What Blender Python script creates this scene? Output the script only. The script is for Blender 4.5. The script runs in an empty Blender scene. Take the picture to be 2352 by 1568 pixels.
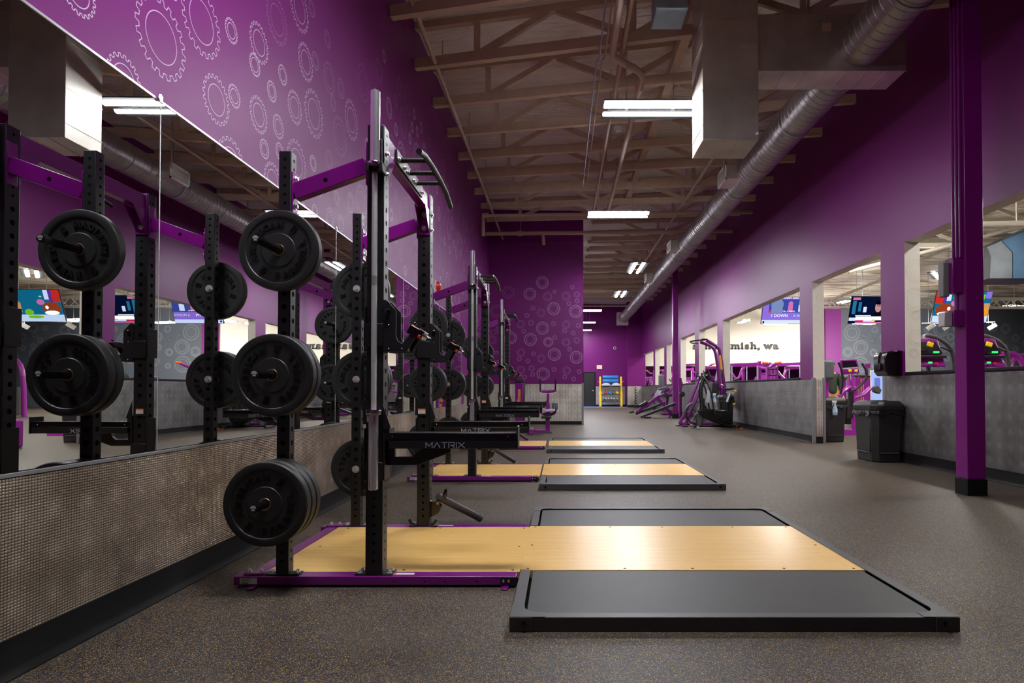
import bpy, math, random
from mathutils import Vector, Matrix
C = bpy.context.scene.collection
PI = math.pi
# ---------------------------------------------------------------- camera, world, exposure
PITCH = math.radians(1.0)
FPX, CX, HORIZON, CAMZ = 1400.0, 1288.0, 895.5, 1.03
CY = HORIZON - FPX*math.tan(PITCH)
cam = bpy.data.objects.new('camera', bpy.data.cameras.new('camera'))
C.objects.link(cam)
cam.location = (0, 0, CAMZ)
cam.rotation_euler = (PI/2 + PITCH, 0, 0)
cam.data.sensor_width = 36.0
cam.data.lens = FPX/2352*36
cam.data.shift_x = (1176 - CX)/2352
cam.data.shift_y = (CY - 784)/2352
cam.data.clip_start = 0.05
cam.data.clip_end = 200
bpy.context.scene.camera = cam
world = bpy.data.worlds.new('world'); bpy.context.scene.world = world
world.use_nodes = True
world.node_tree.nodes['Background'].inputs[0].default_value = (0.02, 0.02, 0.022, 1)
world.node_tree.nodes['Background'].inputs[1].default_value = 0.3
vs = bpy.context.scene.view_settings
vs.view_transform = 'Standard'; vs.look = 'None'; vs.gamma = 1; vs.use_curve_mapping = False
vs.exposure = 0.0
LAMP = 215.0         # radiance of the main room's tubes
LAMP2 = 210.0        # and of the cardio room's

def W(u, v, Y):      # photo pixel at depth Y -> world point
    a = (u - CX)/FPX; b = -(v - CY)/FPX
    dy = math.cos(PITCH) - b*math.sin(PITCH); dz = math.sin(PITCH) + b*math.cos(PITCH)
    t = Y/dy
    return Vector((a*t, Y, CAMZ + dz*t))
WX0, WXS = 1.955, .010   # the mirrored wall, a hair off square
def Wl(u, v):        # photo pixel on the left wall plane
    a = (u - CX)/FPX; b = -(v - CY)/FPX
    dy = math.cos(PITCH) - b*math.sin(PITCH)
    t = -WX0/(a + WXS*dy)        # X = a t, Y = dy t, X = -WX0 - WXS Y
    return W(u, v, dy*t)
def Xw(y): return -WX0 - WXS*y
def LW(s, d, z): return Vector((Xw(s) + d, s + WXS*d, z))

# ---------------------------------------------------------------- materials
def lin(c):
    def f(x):
        x /= 255.0
        return x/12.92 if x <= .04045 else ((x + .055)/1.055)**2.4
    return (f(c[0]), f(c[1]), f(c[2]), 1)
def mat(name, rgb, rough=.5, metal=0, spec=.5, coat=0, bump=None, noise=None):
    m = bpy.data.materials.new(name); m.use_nodes = True
    n = m.node_tree.nodes; l = m.node_tree.links; p = n['Principled BSDF']
    p.inputs['Base Color'].default_value = lin(rgb)
    p.inputs['Roughness'].default_value = rough
    p.inputs['Metallic'].default_value = metal
    p.inputs['Specular IOR Level'].default_value = spec
    p.inputs['Coat Weight'].default_value = coat
    p.inputs['Coat Roughness'].default_value = .15
    tc = n.new('ShaderNodeTexCoord')
    if noise:        # (scale, amount)
        t = n.new('ShaderNodeTexNoise'); t.inputs['Scale'].default_value = noise[0]; t.inputs['Detail'].default_value = 4
        l.new(tc.outputs['Object'], t.inputs['Vector'])
        r = n.new('ShaderNodeMapRange'); r.inputs[3].default_value = 1 - noise[1]; r.inputs[4].default_value = 1 + noise[1]
        r.inputs[1].default_value = .25; r.inputs[2].default_value = .75
        l.new(t.outputs['Fac'], r.inputs[0])
        mx = n.new('ShaderNodeVectorMath'); mx.operation = 'SCALE'
        mx.inputs[0].default_value = lin(rgb)[:3]
        l.new(r.outputs[0], mx.inputs['Scale']); l.new(mx.outputs[0], p.inputs['Base Color'])
    if bump:         # (scale, strength, distance)
        t = n.new('ShaderNodeTexNoise'); t.inputs['Scale'].default_value = bump[0]; t.inputs['Detail'].default_value = 3
        l.new(tc.outputs['Object'], t.inputs['Vector'])
        b = n.new('ShaderNodeBump'); b.inputs['Strength'].default_value = bump[1]; b.inputs['Distance'].default_value = bump[2]
        l.new(t.outputs['Fac'], b.inputs['Height']); l.new(b.outputs[0], p.inputs['Normal'])
    return m
def emit(name, rgb, s):
    m = bpy.data.materials.new(name); m.use_nodes = True
    n = m.node_tree.nodes; n.clear()
    e = n.new('ShaderNodeEmission'); o = n.new('ShaderNodeOutputMaterial')
    e.inputs[0].default_value = lin(rgb); e.inputs[1].default_value = s
    m.node_tree.links.new(e.outputs[0], o.inputs[0])
    return m
M = {}
M['wall'] = mat('purple_wall_paint', (112, 14, 106), .45, spec=.26, bump=(60, .05, .002))
M['cream'] = mat('cream_wall_paint', (228, 222, 208), .6)
M['darkwall'] = mat('charcoal_wall_paint', (72, 76, 84), .5)
M['gear'] = mat('gear_print_silver', (196, 166, 198), .5)
M['gear_faint'] = mat('gear_print_lilac', (150, 92, 152), .5)
M['gear_far'] = mat('gear_print_mauve', (176, 128, 182), .5)
M['gear_far_faint'] = mat('gear_print_plum', (140, 72, 142), .5)
M['gear_grey'] = mat('gear_print_grey', (98, 101, 108), .5)
M['gear_cream'] = mat('gear_print_tan', (212, 204, 187), .6)
M['purple'] = mat('purple_enamel', (118, 8, 118), .28, coat=.4)
M['purple_lit'] = mat('purple_enamel_lit', (158, 34, 160), .3, coat=.3)  # paler copy of the enamel, the cardio room's light put into its colour
M['sleeve'] = mat('polished_sleeve', (226, 226, 230), .24, .8)
M['black'] = mat('black_powder_coat', (22, 22, 23), .42, bump=(500, .08, .0005))
M['black_gloss'] = mat('black_gloss', (12, 12, 13), .2, coat=.5)
M['hole'] = mat('dark_hole', (3, 3, 3), .9, spec=.1)
M['rubber'] = mat('black_rubber', (31, 31, 31), .5, bump=(260, .25, .001), noise=(9, .15))
M['letter'] = mat('raised_rubber_lettering', (8, 8, 8), .7, spec=.2)
M['zinc'] = mat('zinc_bolt', (222, 222, 224), .34, .7)
M['base'] = mat('black_vinyl_base', (14, 14, 15), .6, spec=.3)
M['frame'] = mat('black_mat_frame', (66, 66, 67), .5, bump=(300, .1, .0005))
M['mat'] = mat('rubber_mat', (44, 44, 44), .55, bump=(420, .3, .001), noise=(5, .12))
M['chrome'] = mat('chrome', (215, 215, 220), .12, 1)
M['steel'] = mat('brushed_steel', (218, 218, 217), .42, .5)
M['knurl'] = mat('knurled_steel', (196, 196, 194), .55, .6, bump=(900, .3, .0006))
M['ring'] = mat('brass_tinted_ring', (190, 176, 140), .3, 1)
M['trim'] = mat('grey_corner_trim', (128, 129, 130), .4)
M['alu'] = mat('aluminium', (190, 190, 192), .35, .9)
M['beam'] = mat('tan_painted_timber', (202, 180, 156), .7, noise=(5, .1))
M['pipe'] = mat('tan_painted_pipe', (190, 166, 146), .5)
M['whitebeam'] = mat('white_painted_timber', (214, 206, 190), .6)
M['white'] = mat('white_plastic', (225, 225, 222), .4)
M['ink2'] = mat('dark_sign_letters', (40, 36, 34), .5)
M['violetpanel'] = mat('violet_panel', (176, 60, 186), .4)
M['paper'] = mat('white_label', (205, 203, 198), .5)
M['ink'] = mat('label_ink', (70, 70, 72), .5)
M['orange'] = mat('orange_label', (235, 110, 35), .5)
M['yellow'] = mat('yellow_enamel', (240, 196, 20), .35)
M['gold'] = mat('gold_lettering', (226, 160, 30), .5)
M['red'] = mat('red_plastic', (200, 36, 30), .35)
M['blue'] = mat('blue_foam', (42, 130, 210), .6)
M['green'] = mat('green_rubber', (40, 120, 80), .5)
M['grey'] = mat('grey_vinyl', (84, 86, 90), .5)
M['lgrey'] = mat('light_grey_vinyl', (176, 182, 192), .4)
M['glassblue'] = mat('blue_spray_bottle', (140, 185, 225), .25)
M['logo'] = mat('pale_logo_print', (160, 157, 180), .5)
M['bag'] = mat('black_bin_liner', (16, 16, 17), .25, bump=(40, .8, .02))
M['bluefloor'] = mat('blue_rubber_floor', (110, 150, 225), .5)
M['skin'] = mat('skin', (196, 144, 112), .55)
M['jacket'] = mat('dark_green_jacket', (48, 58, 42), .8)
M['khaki'] = mat('khaki_trousers', (150, 130, 98), .8)
M['hair'] = mat('dark_hair', (34, 26, 22), .7)
M['screen_dark'] = mat('dark_screen', (20, 20, 26), .12)
M['glow_green'] = emit('green_console_light', (60, 230, 110), 1.5)
M['mirror'] = mat('mirror_silver', (226, 228, 226), .0, 1)
M['lamp'] = emit('led_tube', (250, 250, 255), LAMP)
M['lamphousing'] = mat('grey_lamp_housing', (26, 26, 28), .6)
M['added_uplight'] = emit('added_uplight_glow', (255, 250, 240), LAMP2*.22)  # glow added on top of the cardio lamps to brighten their ceiling
M['lamp2'] = emit('led_tube_cardio', (255, 252, 246), LAMP2)

def duct_mat(name, rgb, sc=2.5):
    m = mat(name, rgb, .36, .75, noise=(sc, .22))
    n = m.node_tree.nodes; l = m.node_tree.links; p = n['Principled BSDF']
    t = n.new('ShaderNodeTexNoise'); t.inputs['Scale'].default_value = 45; t.inputs['Detail'].default_value = 5
    tc = n.new('ShaderNodeTexCoord'); l.new(tc.outputs['Object'], t.inputs['Vector'])
    r = n.new('ShaderNodeMapRange'); r.inputs[3].default_value = .24; r.inputs[4].default_value = .52
    l.new(t.outputs['Fac'], r.inputs[0]); l.new(r.outputs[0], p.inputs['Roughness'])
    return m
M['duct'] = duct_mat('galvanised_sheet', (205, 200, 190))
M['spiral'] = duct_mat('spiral_duct_sheet', (168, 163, 164))
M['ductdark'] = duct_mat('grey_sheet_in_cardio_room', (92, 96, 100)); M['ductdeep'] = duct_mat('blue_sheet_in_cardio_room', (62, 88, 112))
M['ductblue'] = duct_mat('blue_tinted_galvanised_sheet', (170, 190, 205))

def floor_mat():
    m = mat('speckled_rubber_floor', (66, 60, 55), .55, spec=.35)
    n = m.node_tree.nodes; l = m.node_tree.links; p = n['Principled BSDF']
    tc = n.new('ShaderNodeTexCoord')
    big = n.new('ShaderNodeTexNoise'); big.inputs['Scale'].default_value = 1.3; big.inputs['Detail'].default_value = 3
    l.new(tc.outputs['Object'], big.inputs['Vector'])
    base = n.new('ShaderNodeMix'); base.data_type = 'RGBA'
    base.inputs[6].default_value = lin((37, 35, 33)); base.inputs[7].default_value = lin((48, 45, 42))
    l.new(big.outputs['Fac'], base.inputs[0])
    last = base.outputs[2]
    for sc, thr, cols in ((262, .50, [(196, 156, 44), (140, 134, 124), (98, 86, 124), (104, 98, 90)]), (400, .45, [(172, 134, 52), (138, 130, 120), (100, 90, 114), (84, 78, 72)])):
        vo = n.new('ShaderNodeTexVoronoi'); vo.inputs['Scale'].default_value = sc
        l.new(tc.outputs['Object'], vo.inputs['Vector'])
        sep = n.new('ShaderNodeSeparateColor'); l.new(vo.outputs['Color'], sep.inputs[0])
        ramp = n.new('ShaderNodeValToRGB'); ramp.color_ramp.interpolation = 'CONSTANT'
        while len(ramp.color_ramp.elements) < 4: ramp.color_ramp.elements.new(.5)
        for e, pos, c in zip(ramp.color_ramp.elements, (0, .28, .55, .75), cols): e.position = pos; e.color = lin(c)
        l.new(sep.outputs[0], ramp.inputs[0])
        pick = n.new('ShaderNodeMath'); pick.operation = 'LESS_THAN'; pick.inputs[1].default_value = .32
        l.new(sep.outputs[1], pick.inputs[0])
        near = n.new('ShaderNodeMath'); near.operation = 'LESS_THAN'; near.inputs[1].default_value = thr
        l.new(vo.outputs['Distance'], near.inputs[0])
        mu = n.new('ShaderNodeMath'); mu.operation = 'MULTIPLY'
        l.new(pick.outputs[0], mu.inputs[0]); l.new(near.outputs[0], mu.inputs[1])
        mx = n.new('ShaderNodeMix'); mx.data_type = 'RGBA'
        l.new(mu.outputs[0], mx.inputs[0]); l.new(last, mx.inputs[6]); l.new(ramp.outputs[0], mx.inputs[7])
        last = mx.outputs[2]
    l.new(last, p.inputs['Base Color'])
    b = n.new('ShaderNodeBump'); b.inputs['Strength'].default_value = .25; b.inputs['Distance'].default_value = .001
    t = n.new('ShaderNodeTexNoise'); t.inputs['Scale'].default_value = 220
    l.new(tc.outputs['Object'], t.inputs['Vector']); l.new(t.outputs['Fac'], b.inputs['Height']); l.new(b.outputs[0], p.inputs['Normal'])
    return m
M['floor'] = floor_mat()

def wood_mat():
    m = mat('bamboo_deck', (226, 184, 108), .32, spec=.4)
    n = m.node_tree.nodes; l = m.node_tree.links; p = n['Principled BSDF']
    tc = n.new('ShaderNodeTexCoord')
    mp = n.new('ShaderNodeMapping'); mp.inputs['Scale'].default_value = (1.6, 80, 1); l.new(tc.outputs['Object'], mp.inputs[0])
    t = n.new('ShaderNodeTexNoise'); t.inputs['Scale'].default_value = 1; t.inputs['Detail'].default_value = 4
    l.new(mp.outputs[0], t.inputs['Vector'])
    r = n.new('ShaderNodeValToRGB')
    r.color_ramp.elements[0].position = .3; r.color_ramp.elements[0].color = lin((222, 174, 92))
    r.color_ramp.elements[1].position = .7; r.color_ramp.elements[1].color = lin((238, 198, 122))
    l.new(t.outputs['Fac'], r.inputs[0])
    # bamboo nodes: short darker flecks
    mp2 = n.new('ShaderNodeMapping'); mp2.inputs['Scale'].default_value = (9, 55, 1); l.new(tc.outputs['Object'], mp2.inputs[0])
    vo = n.new('ShaderNodeTexVoronoi'); vo.inputs['Scale'].default_value = 1; l.new(mp2.outputs[0], vo.inputs['Vector'])
    lt = n.new('ShaderNodeMath'); lt.operation = 'LESS_THAN'; lt.inputs[1].default_value = .16; l.new(vo.outputs['Distance'], lt.inputs[0])
    m2 = n.new('ShaderNodeMath'); m2.operation = 'MULTIPLY'; m2.inputs[1].default_value = .3; l.new(lt.outputs[0], m2.inputs[0])
    mx = n.new('ShaderNodeMix'); mx.data_type = 'RGBA'; mx.inputs[7].default_value = lin((170, 118, 52))
    l.new(m2.outputs[0], mx.inputs[0]); l.new(r.outputs[0], mx.inputs[6])
    l.new(mx.outputs[2], p.inputs['Base Color'])
    return m
M['wood'] = wood_mat()

def weave_mat(name, rgb, ax, sy=74, sz=91, rough=.34, mott=.3, gap0=.38):
    # small pillowed tiles pressed in sheet metal; ax = the horizontal axis of the wall
    m = mat(name, rgb, rough, .6)
    n = m.node_tree.nodes; l = m.node_tree.links; p = n['Principled BSDF']
    tc = n.new('ShaderNodeTexCoord'); s = n.new('ShaderNodeSeparateXYZ'); l.new(tc.outputs['Object'], s.inputs[0])
    def wave(sock, k):
        a = n.new('ShaderNodeMath'); a.operation = 'MULTIPLY'; a.inputs[1].default_value = k*PI; l.new(sock, a.inputs[0])
        b = n.new('ShaderNodeMath'); b.operation = 'SINE'; l.new(a.outputs[0], b.inputs[0])
        c = n.new('ShaderNodeMath'); c.operation = 'ABSOLUTE'; l.new(b.outputs[0], c.inputs[0])
        d = n.new('ShaderNodeMath'); d.operation = 'POWER'; d.inputs[1].default_value = .5; l.new(c.outputs[0], d.inputs[0])
        return d.outputs[0]
    h = n.new('ShaderNodeMath'); h.operation = 'MULTIPLY'
    l.new(wave(s.outputs[ax], sy), h.inputs[0]); l.new(wave(s.outputs['Z'], sz), h.inputs[1])
    b = n.new('ShaderNodeBump'); b.inputs['Strength'].default_value = .8; b.inputs['Distance'].default_value = .004
    l.new(h.outputs[0], b.inputs['Height']); l.new(b.outputs[0], p.inputs['Normal'])
    # soft brown to grey mottling of the metal with a faint repeat of paler spots
    def mm(op, x, y):
        k = n.new('ShaderNodeMath'); k.operation = op
        for i, w in enumerate((x, y)):
            if isinstance(w, (int, float)): k.inputs[i].default_value = w
            else: l.new(w, k.inputs[i])
        return k.outputs[0]
    t = n.new('ShaderNodeTexNoise'); t.inputs['Scale'].default_value = 2.6; t.inputs['Detail'].default_value = 4
    l.new(tc.outputs['Object'], t.inputs['Vector'])
    spots = mm('MULTIPLY', mm('POWER', wave(s.outputs[ax], 6.1), 9.0), mm('POWER', wave(s.outputs['Z'], 6.1), 9.0))
    tone = mm('ADD', t.outputs['Fac'], mm('MULTIPLY', spots, .2))
    rp = n.new('ShaderNodeValToRGB'); q = lin(rgb)
    rp.color_ramp.elements[0].position = .3; rp.color_ramp.elements[0].color = (q[0]*(1 - mott), q[1]*(1 - mott)*.94, q[2]*(1 - mott)*.86, 1)
    rp.color_ramp.elements[1].position = .75; rp.color_ramp.elements[1].color = (min(1, q[0]*(1 + mott)), min(1, q[1]*(1 + mott)), min(1, q[2]*(1 + mott)), 1)
    l.new(tone, rp.inputs[0])
    gap = n.new('ShaderNodeMapRange'); gap.inputs[1].default_value = .15; gap.inputs[2].default_value = .6; gap.inputs[3].default_value = gap0; gap.inputs[4].default_value = 1
    l.new(h.outputs[0], gap.inputs[0])
    mx = n.new('ShaderNodeVectorMath'); mx.operation = 'SCALE'; l.new(rp.outputs[0], mx.inputs[0])
    l.new(gap.outputs[0], mx.inputs['Scale']); l.new(mx.outputs[0], p.inputs['Base Color'])
    return m
M['weave_y'] = weave_mat('woven_metal_panel_bronze', (182, 168, 152), 'Y', gap0=.3, mott=.42)
M['weave_ry'] = weave_mat('woven_metal_panel_grey', (122, 121, 120), 'Y', gap0=.22, mott=.45)
M['weave_x'] = weave_mat('woven_metal_panel_pale', (196, 192, 182), 'X', sy=22, sz=40, mott=.2)

def deck_mat(name, rgb, stain=None, scale=(1.2, 3.5, 1)):
    m = mat(name, rgb, .45, spec=.4)
    n = m.node_tree.nodes; l = m.node_tree.links; p = n['Principled BSDF']
    tc = n.new('ShaderNodeTexCoord'); mp = n.new('ShaderNodeMapping'); mp.inputs['Scale'].default_value = scale
    l.new(tc.outputs['Object'], mp.inputs[0])
    t = n.new('ShaderNodeTexNoise'); t.inputs['Scale'].default_value = 1.5; t.inputs['Detail'].default_value = 5; t.inputs['Distortion'].default_value = 1.2
    l.new(mp.outputs[0], t.inputs['Vector'])
    b = n.new('ShaderNodeBump'); b.inputs['Strength'].default_value = 1; b.inputs['Distance'].default_value = .12
    l.new(t.outputs['Fac'], b.inputs['Height']); l.new(b.outputs[0], p.inputs['Normal'])
    if stain:
        r = n.new('ShaderNodeValToRGB'); r.color_ramp.elements[0].color = lin(stain); r.color_ramp.elements[1].color = lin(rgb)
        r.color_ramp.elements[0].position = .42; r.color_ramp.elements[1].position = .55
        l.new(t.outputs['Fac'], r.inputs[0]); l.new(r.outputs[0], p.inputs['Base Color'])
    return m
M['deck'] = deck_mat('insulation_sheet', (232, 226, 218))
M['deck2'] = deck_mat('stained_roof_deck', (216, 208, 194), (150, 128, 100), (.35, 1.3, 1))

# ---------------------------------------------------------------- mesh builder
def basis(d):
    d = Vector(d).normalized()
    a = Vector((0, 0, 1)) if abs(d.z) < .9 else Vector((1, 0, 0))
    x = a.cross(d).normalized(); y = d.cross(x).normalized()
    return x, y, d
class MB:
    def __init__(s): s.v = []; s.f = []; s.m = []
    def add(s, vs, fs, mi=0):
        o = len(s.v); s.v += [tuple(p) for p in vs]
        for k, f in enumerate(fs):
            s.f.append(tuple(i + o for i in f)); s.m.append(mi[k] if isinstance(mi, (list, tuple)) else mi)
        return s
    def box(s, x0, x1, y0, y1, z0, z1, mi=0):   # mi: one index or (-x,+x,-y,+y,-z,+z)
        vs = [(x, y, z) for x in (x0, x1) for y in (y0, y1) for z in (z0, z1)]
        return s.add(vs, [(0, 1, 3, 2), (4, 6, 7, 5), (0, 4, 5, 1), (2, 3, 7, 6), (0, 2, 6, 4), (1, 5, 7, 3)], mi)
    def hexa(s, p, mi=0):                        # 8 corners: bottom loop then top loop
        return s.add(p, [(3, 2, 1, 0), (4, 5, 6, 7), (0, 1, 5, 4), (1, 2, 6, 5), (2, 3, 7, 6), (3, 0, 4, 7)], mi)
    def obox(s, c, sx, sy, sz, rot=None, mi=0):
        c = Vector(c); R = rot if rot is not None else Matrix.Identity(3)
        vs = [c + R @ Vector((x*sx/2, y*sy/2, z*sz/2)) for x in (-1, 1) for y in (-1, 1) for z in (-1, 1)]
        return s.add(vs, [(0, 1, 3, 2), (4, 6, 7, 5), (0, 4, 5, 1), (2, 3, 7, 6), (0, 2, 6, 4), (1, 5, 7, 3)], mi)
    def bar(s, p0, p1, w, h, up=(0, 0, 1), mi=0):   # w across, h along up
        p0 = Vector(p0); p1 = Vector(p1); d = (p1 - p0).normalized(); up = Vector(up)
        x = d.cross(up)
        x = x.normalized() if x.length > 1e-4 else Vector((1, 0, 0))
        y = x.cross(d).normalized(); x = x*w/2; y = y*h/2
        return s.hexa([p0 - x - y, p0 + x - y, p0 + x + y, p0 - x + y, p1 - x - y, p1 + x - y, p1 + x + y, p1 - x + y], mi) 
    def cyl(s, p0, p1, r, n=14, r2=None, mi=0, cap=True):
        p0 = Vector(p0); p1 = Vector(p1); r2 = r if r2 is None else r2
        x, y, d = basis(p1 - p0); vs = []
        for p, q in ((p0, r), (p1, r2)):
            for k in range(n):
                a = 2*PI*k/n; vs.append(p + x*math.cos(a)*q + y*math.sin(a)*q)
        fs = [(k, (k + 1) % n, n + (k + 1) % n, n + k) for k in range(n)]
        if cap: fs += [tuple(range(n - 1, -1, -1)), tuple(range(n, 2*n))]
        return s.add(vs, fs, mi)
    def disc(s, c, nrm, r, n=12, mi=0):
        x, y, d = basis(nrm); c = Vector(c)
        return s.add([c + x*math.cos(2*PI*k/n)*r + y*math.sin(2*PI*k/n)*r for k in range(n)], [tuple(range(n))], mi)
    def tube(s, pts, r, n=10, mi=0, closed=False, smooth=0):
        P = [Vector(p) for p in pts]
        for _ in range(smooth):
            Q = [P[0]] if not closed else []
            rng = range(len(P) - 1) if not closed else range(len(P))
            for i in rng:
                a, b = P[i], P[(i + 1) % len(P)]
                Q += [a*.75 + b*.25, a*.25 + b*.75]
            if not closed: Q.append(P[-1]); Q.pop(1); Q.pop(-2)
            P = Q
        m = len(P); vs = []; X = None
        for i in range(m):
            if closed: d = (P[(i + 1) % m] - P[i - 1])
            elif i == 0: d = P[1] - P[0]
            elif i == m - 1: d = P[-1] - P[-2]
            else: d = (P[i + 1] - P[i]).normalized() + (P[i] - P[i - 1]).normalized()
            d = d.normalized()
            if X is None: X = basis(d)[0]
            X = (X - d*X.dot(d)).normalized(); Y = d.cross(X)
            for k in range(n):
                a = 2*PI*k/n; vs.append(P[i] + X*math.cos(a)*r + Y*math.sin(a)*r)
        fs = []
        for i in range(m if closed else m - 1):
            j = (i + 1) % m
            for k in range(n): fs.append((i*n + k, i*n + (k + 1) % n, j*n + (k + 1) % n, j*n + k))
        if not closed: fs += [tuple(range(n - 1, -1, -1)), tuple(range((m - 1)*n, m*n))]
        return s.add(vs, fs, mi)
    def prism(s, pts, vec, mi=0):
        P = [Vector(p) for p in pts]; n = len(P); v = Vector(vec)
        return s.add(P + [p + v for p in P], [tuple(range(n - 1, -1, -1)), tuple(range(n, 2*n))] + [(k, (k + 1) % n, n + (k + 1) % n, n + k) for k in range(n)], mi)
    def lathe(s, prof, o, axis, n=32, mi=0, closed=False):   # prof: (r, h) pairs along axis
        x, y, d = basis(axis); o = Vector(o); vs = []
        for r, h in prof:
            for k in range(n):
                a = 2*PI*k/n; vs.append(o + d*h + x*math.cos(a)*r + y*math.sin(a)*r)
        m = len(prof); fs = []; ms = []
        for i in range(m if closed else m - 1):
            j = (i + 1) % m
            for k in range(n): fs.append((i*n + k, i*n + (k + 1) % n, j*n + (k + 1) % n, j*n + k)); ms.append(mi[i] if isinstance(mi, (list, tuple)) else mi)
        return s.add(vs, fs, ms)
    def ball(s, c, rx, ry=None, rz=None, n=16, m=10, mi=0, lo=-1.0):
        ry = rx if ry is None else ry; rz = rx if rz is None else rz; c = Vector(c); vs = []
        t0 = math.asin(max(-1, min(1, lo)))
        for i in range(m + 1):
            t = t0 + (PI/2 - t0)*i/m
            for k in range(n):
                a = 2*PI*k/n; vs.append(c + Vector((rx*math.cos(t)*math.cos(a), ry*math.cos(t)*math.sin(a), rz*math.sin(t))))
        fs = [(i*n + k, i*n + (k + 1) % n, (i + 1)*n + (k + 1) % n, (i + 1)*n + k) for i in range(m) for k in range(n)]
        if lo > -.99: fs.append(tuple(range(n - 1, -1, -1)))
        return s.add(vs, fs, mi)
    def text(s, body, o, ux, uy, size, depth=0, mi=0, center=True, bold=0, wide=1):
        vs, fs = glyphs(body, bold); o = Vector(o); ux = Vector(ux); uy = Vector(uy); nz = ux.cross(uy)
        if not vs: return s
        xs = [p[0] for p in vs]; w0 = (min(xs) + max(xs))/2 if center else min(xs)
        return s.add([o + ux*(p[0] - w0)*size*wide + uy*p[1]*size + nz*p[2]*depth for p in vs], fs, mi)
    def build(s, name, mats, parent=None, bevel=0, smooth=30, base=None, seg=2):
        off = Vector((0, 0, 0)) if base is None else Vector(base)
        r = parent
        while r is not None and r.parent is not None: r = r.parent
        if r is not None: off = r.location.copy()
        me = bpy.data.meshes.new(name)
        me.from_pydata([(p[0] - off.x, p[1] - off.y, p[2] - off.z) for p in s.v], [], s.f)
        for x in (mats if isinstance(mats, (list, tuple)) else [mats]): me.materials.append(M[x] if isinstance(x, str) else x)
        me.polygons.foreach_set('material_index', s.m)
        me.update()
        if smooth:
            me.polygons.foreach_set('use_smooth', [True]*len(me.polygons))
            me.set_sharp_from_angle(angle=math.radians(smooth))
        o = bpy.data.objects.new(name, me); C.objects.link(o)
        if parent is not None: o.parent = parent
        else: o.location = off
        if bevel:
            b = o.modifiers.new('bevel', 'BEVEL'); b.width = bevel; b.segments = seg; b.limit_method = 'ANGLE'; b.angle_limit = math.radians(40); b.harden_normals = False
        return o
_gl = {}
def glyphs(body, bold=0):
    k = (body, bold)
    if k in _gl: return _gl[k]
    cu = bpy.data.curves.new('t', 'FONT'); cu.body = body; cu.size = 1; cu.resolution_u = 3; cu.offset = bold; cu.extrude = .5
    ob = bpy.data.objects.new('t', cu); C.objects.link(ob)
    dg = bpy.context.evaluated_depsgraph_get()
    me = bpy.data.meshes.new_from_object(ob.evaluated_get(dg))
    r = ([tuple(v.co) for v in me.vertices], [tuple(p.vertices) for p in me.polygons])
    bpy.data.objects.remove(ob); bpy.data.curves.remove(cu); bpy.data.meshes.remove(me)
    _gl[k] = r
    return r
def tag(o, label, cat, group=None):
    o['label'] = label; o['category'] = cat
    if group: o['group'] = group
    return o
def thing(name, label, cat, loc=(0, 0, 0), group=None):
    o = bpy.data.objects.new(name, None); C.objects.link(o); o.location = loc; o.empty_display_size = .1
    return tag(o, label, cat, group)
def struct(o): o['kind'] = 'structure'; return o
def copy_tree(o, parent=None):
    c = o.copy(); C.objects.link(c)
    if parent is not None: c.parent = parent
    for ch in list(o.children): copy_tree(ch, c)
    return c
def offset_loop(pts, w):
    n = len(pts); out = []
    for i in range(n):
        p0, p, p1 = Vector(pts[i - 1]), Vector(pts[i]), Vector(pts[(i + 1) % n])
        d0 = (p - p0).normalized(); d1 = (p1 - p).normalized()
        n0 = Vector((d0.y, -d0.x)); n1 = Vector((d1.y, -d1.x)); b = n0 + n1
        b = b.normalized() if b.length > 1e-6 else n0
        out.append(p + b*w/max(.45, b.dot(n0)))
    return out
def ribbon(mb, pts, w, put, mi=0):
    a = offset_loop(pts, w/2); b = offset_loop(pts, -w/2); n = len(pts)
    mb.add([put(p[0], p[1]) for p in a] + [put(p[0], p[1]) for p in b], [(k, (k + 1) % n, n + (k + 1) % n, n + k) for k in range(n)], mi)
def gear(mb, cx, cz, R, put, mi=0, w=.0065, phase=0, plain=False):
    n = 20
    if not plain:
        pts = []
        for k in range(n):
            a = 2*PI*k/n + phase
            for da, r in ((-.095, .87), (-.06, 1.0), (.06, 1.0), (.095, .87)): pts.append((cx + R*r*math.cos(a + da), cz + R*r*math.sin(a + da)))
        ribbon(mb, pts, w, put, mi)
    else:
        ribbon(mb, [(cx + R*.95*math.cos(2*PI*k/32), cz + R*.95*math.sin(2*PI*k/32)) for k in range(32)], w*1.3, put, mi)
    ribbon(mb, [(cx + R*.62*math.cos(2*PI*k/32), cz + R*.62*math.sin(2*PI*k/32)) for k in range(32)], w, put, mi)
# ================================================================ the setting
RX = 4.9; RT = .22                       # right wall face and thickness
YF = -5.0; YB = 38.0; YD = 18.3          # front wall, back wall, printed divider wall
XD = .68
def zc(x, y):                            # underside of the roof insulation
    k = min(1, max(0, (x + 2.2)/7.0)); yy = min(15.5, max(2, y))
    return (5.76 + .046*yy)*(1 - k) + 6.36*k
b = MB(); b.box(-8, 34, YF, YB + .2, -.12, 0); struct(b.build('floor', 'floor', smooth=0))
b = MB(); nx, ny = 12, 40
for j in range(ny + 1):
    for i in range(nx + 1):
        x = -3.2 + 8.32*i/nx; y = YF + (YB + .2 - YF)*j/ny; b.v.append((x, y, zc(x, y)))
for j in range(ny):
    for i in range(nx):
        q = j*(nx + 1) + i; b.f.append((q, q + nx + 1, q + nx + 2, q + 1)); b.m.append(0)
struct(b.build('ceiling', 'deck'))
b = MB(); b.box(RX + RT, 34, YF, YB + .2, 6.3, 6.42); struct(b.build('ceiling', 'deck2', smooth=0))

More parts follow.
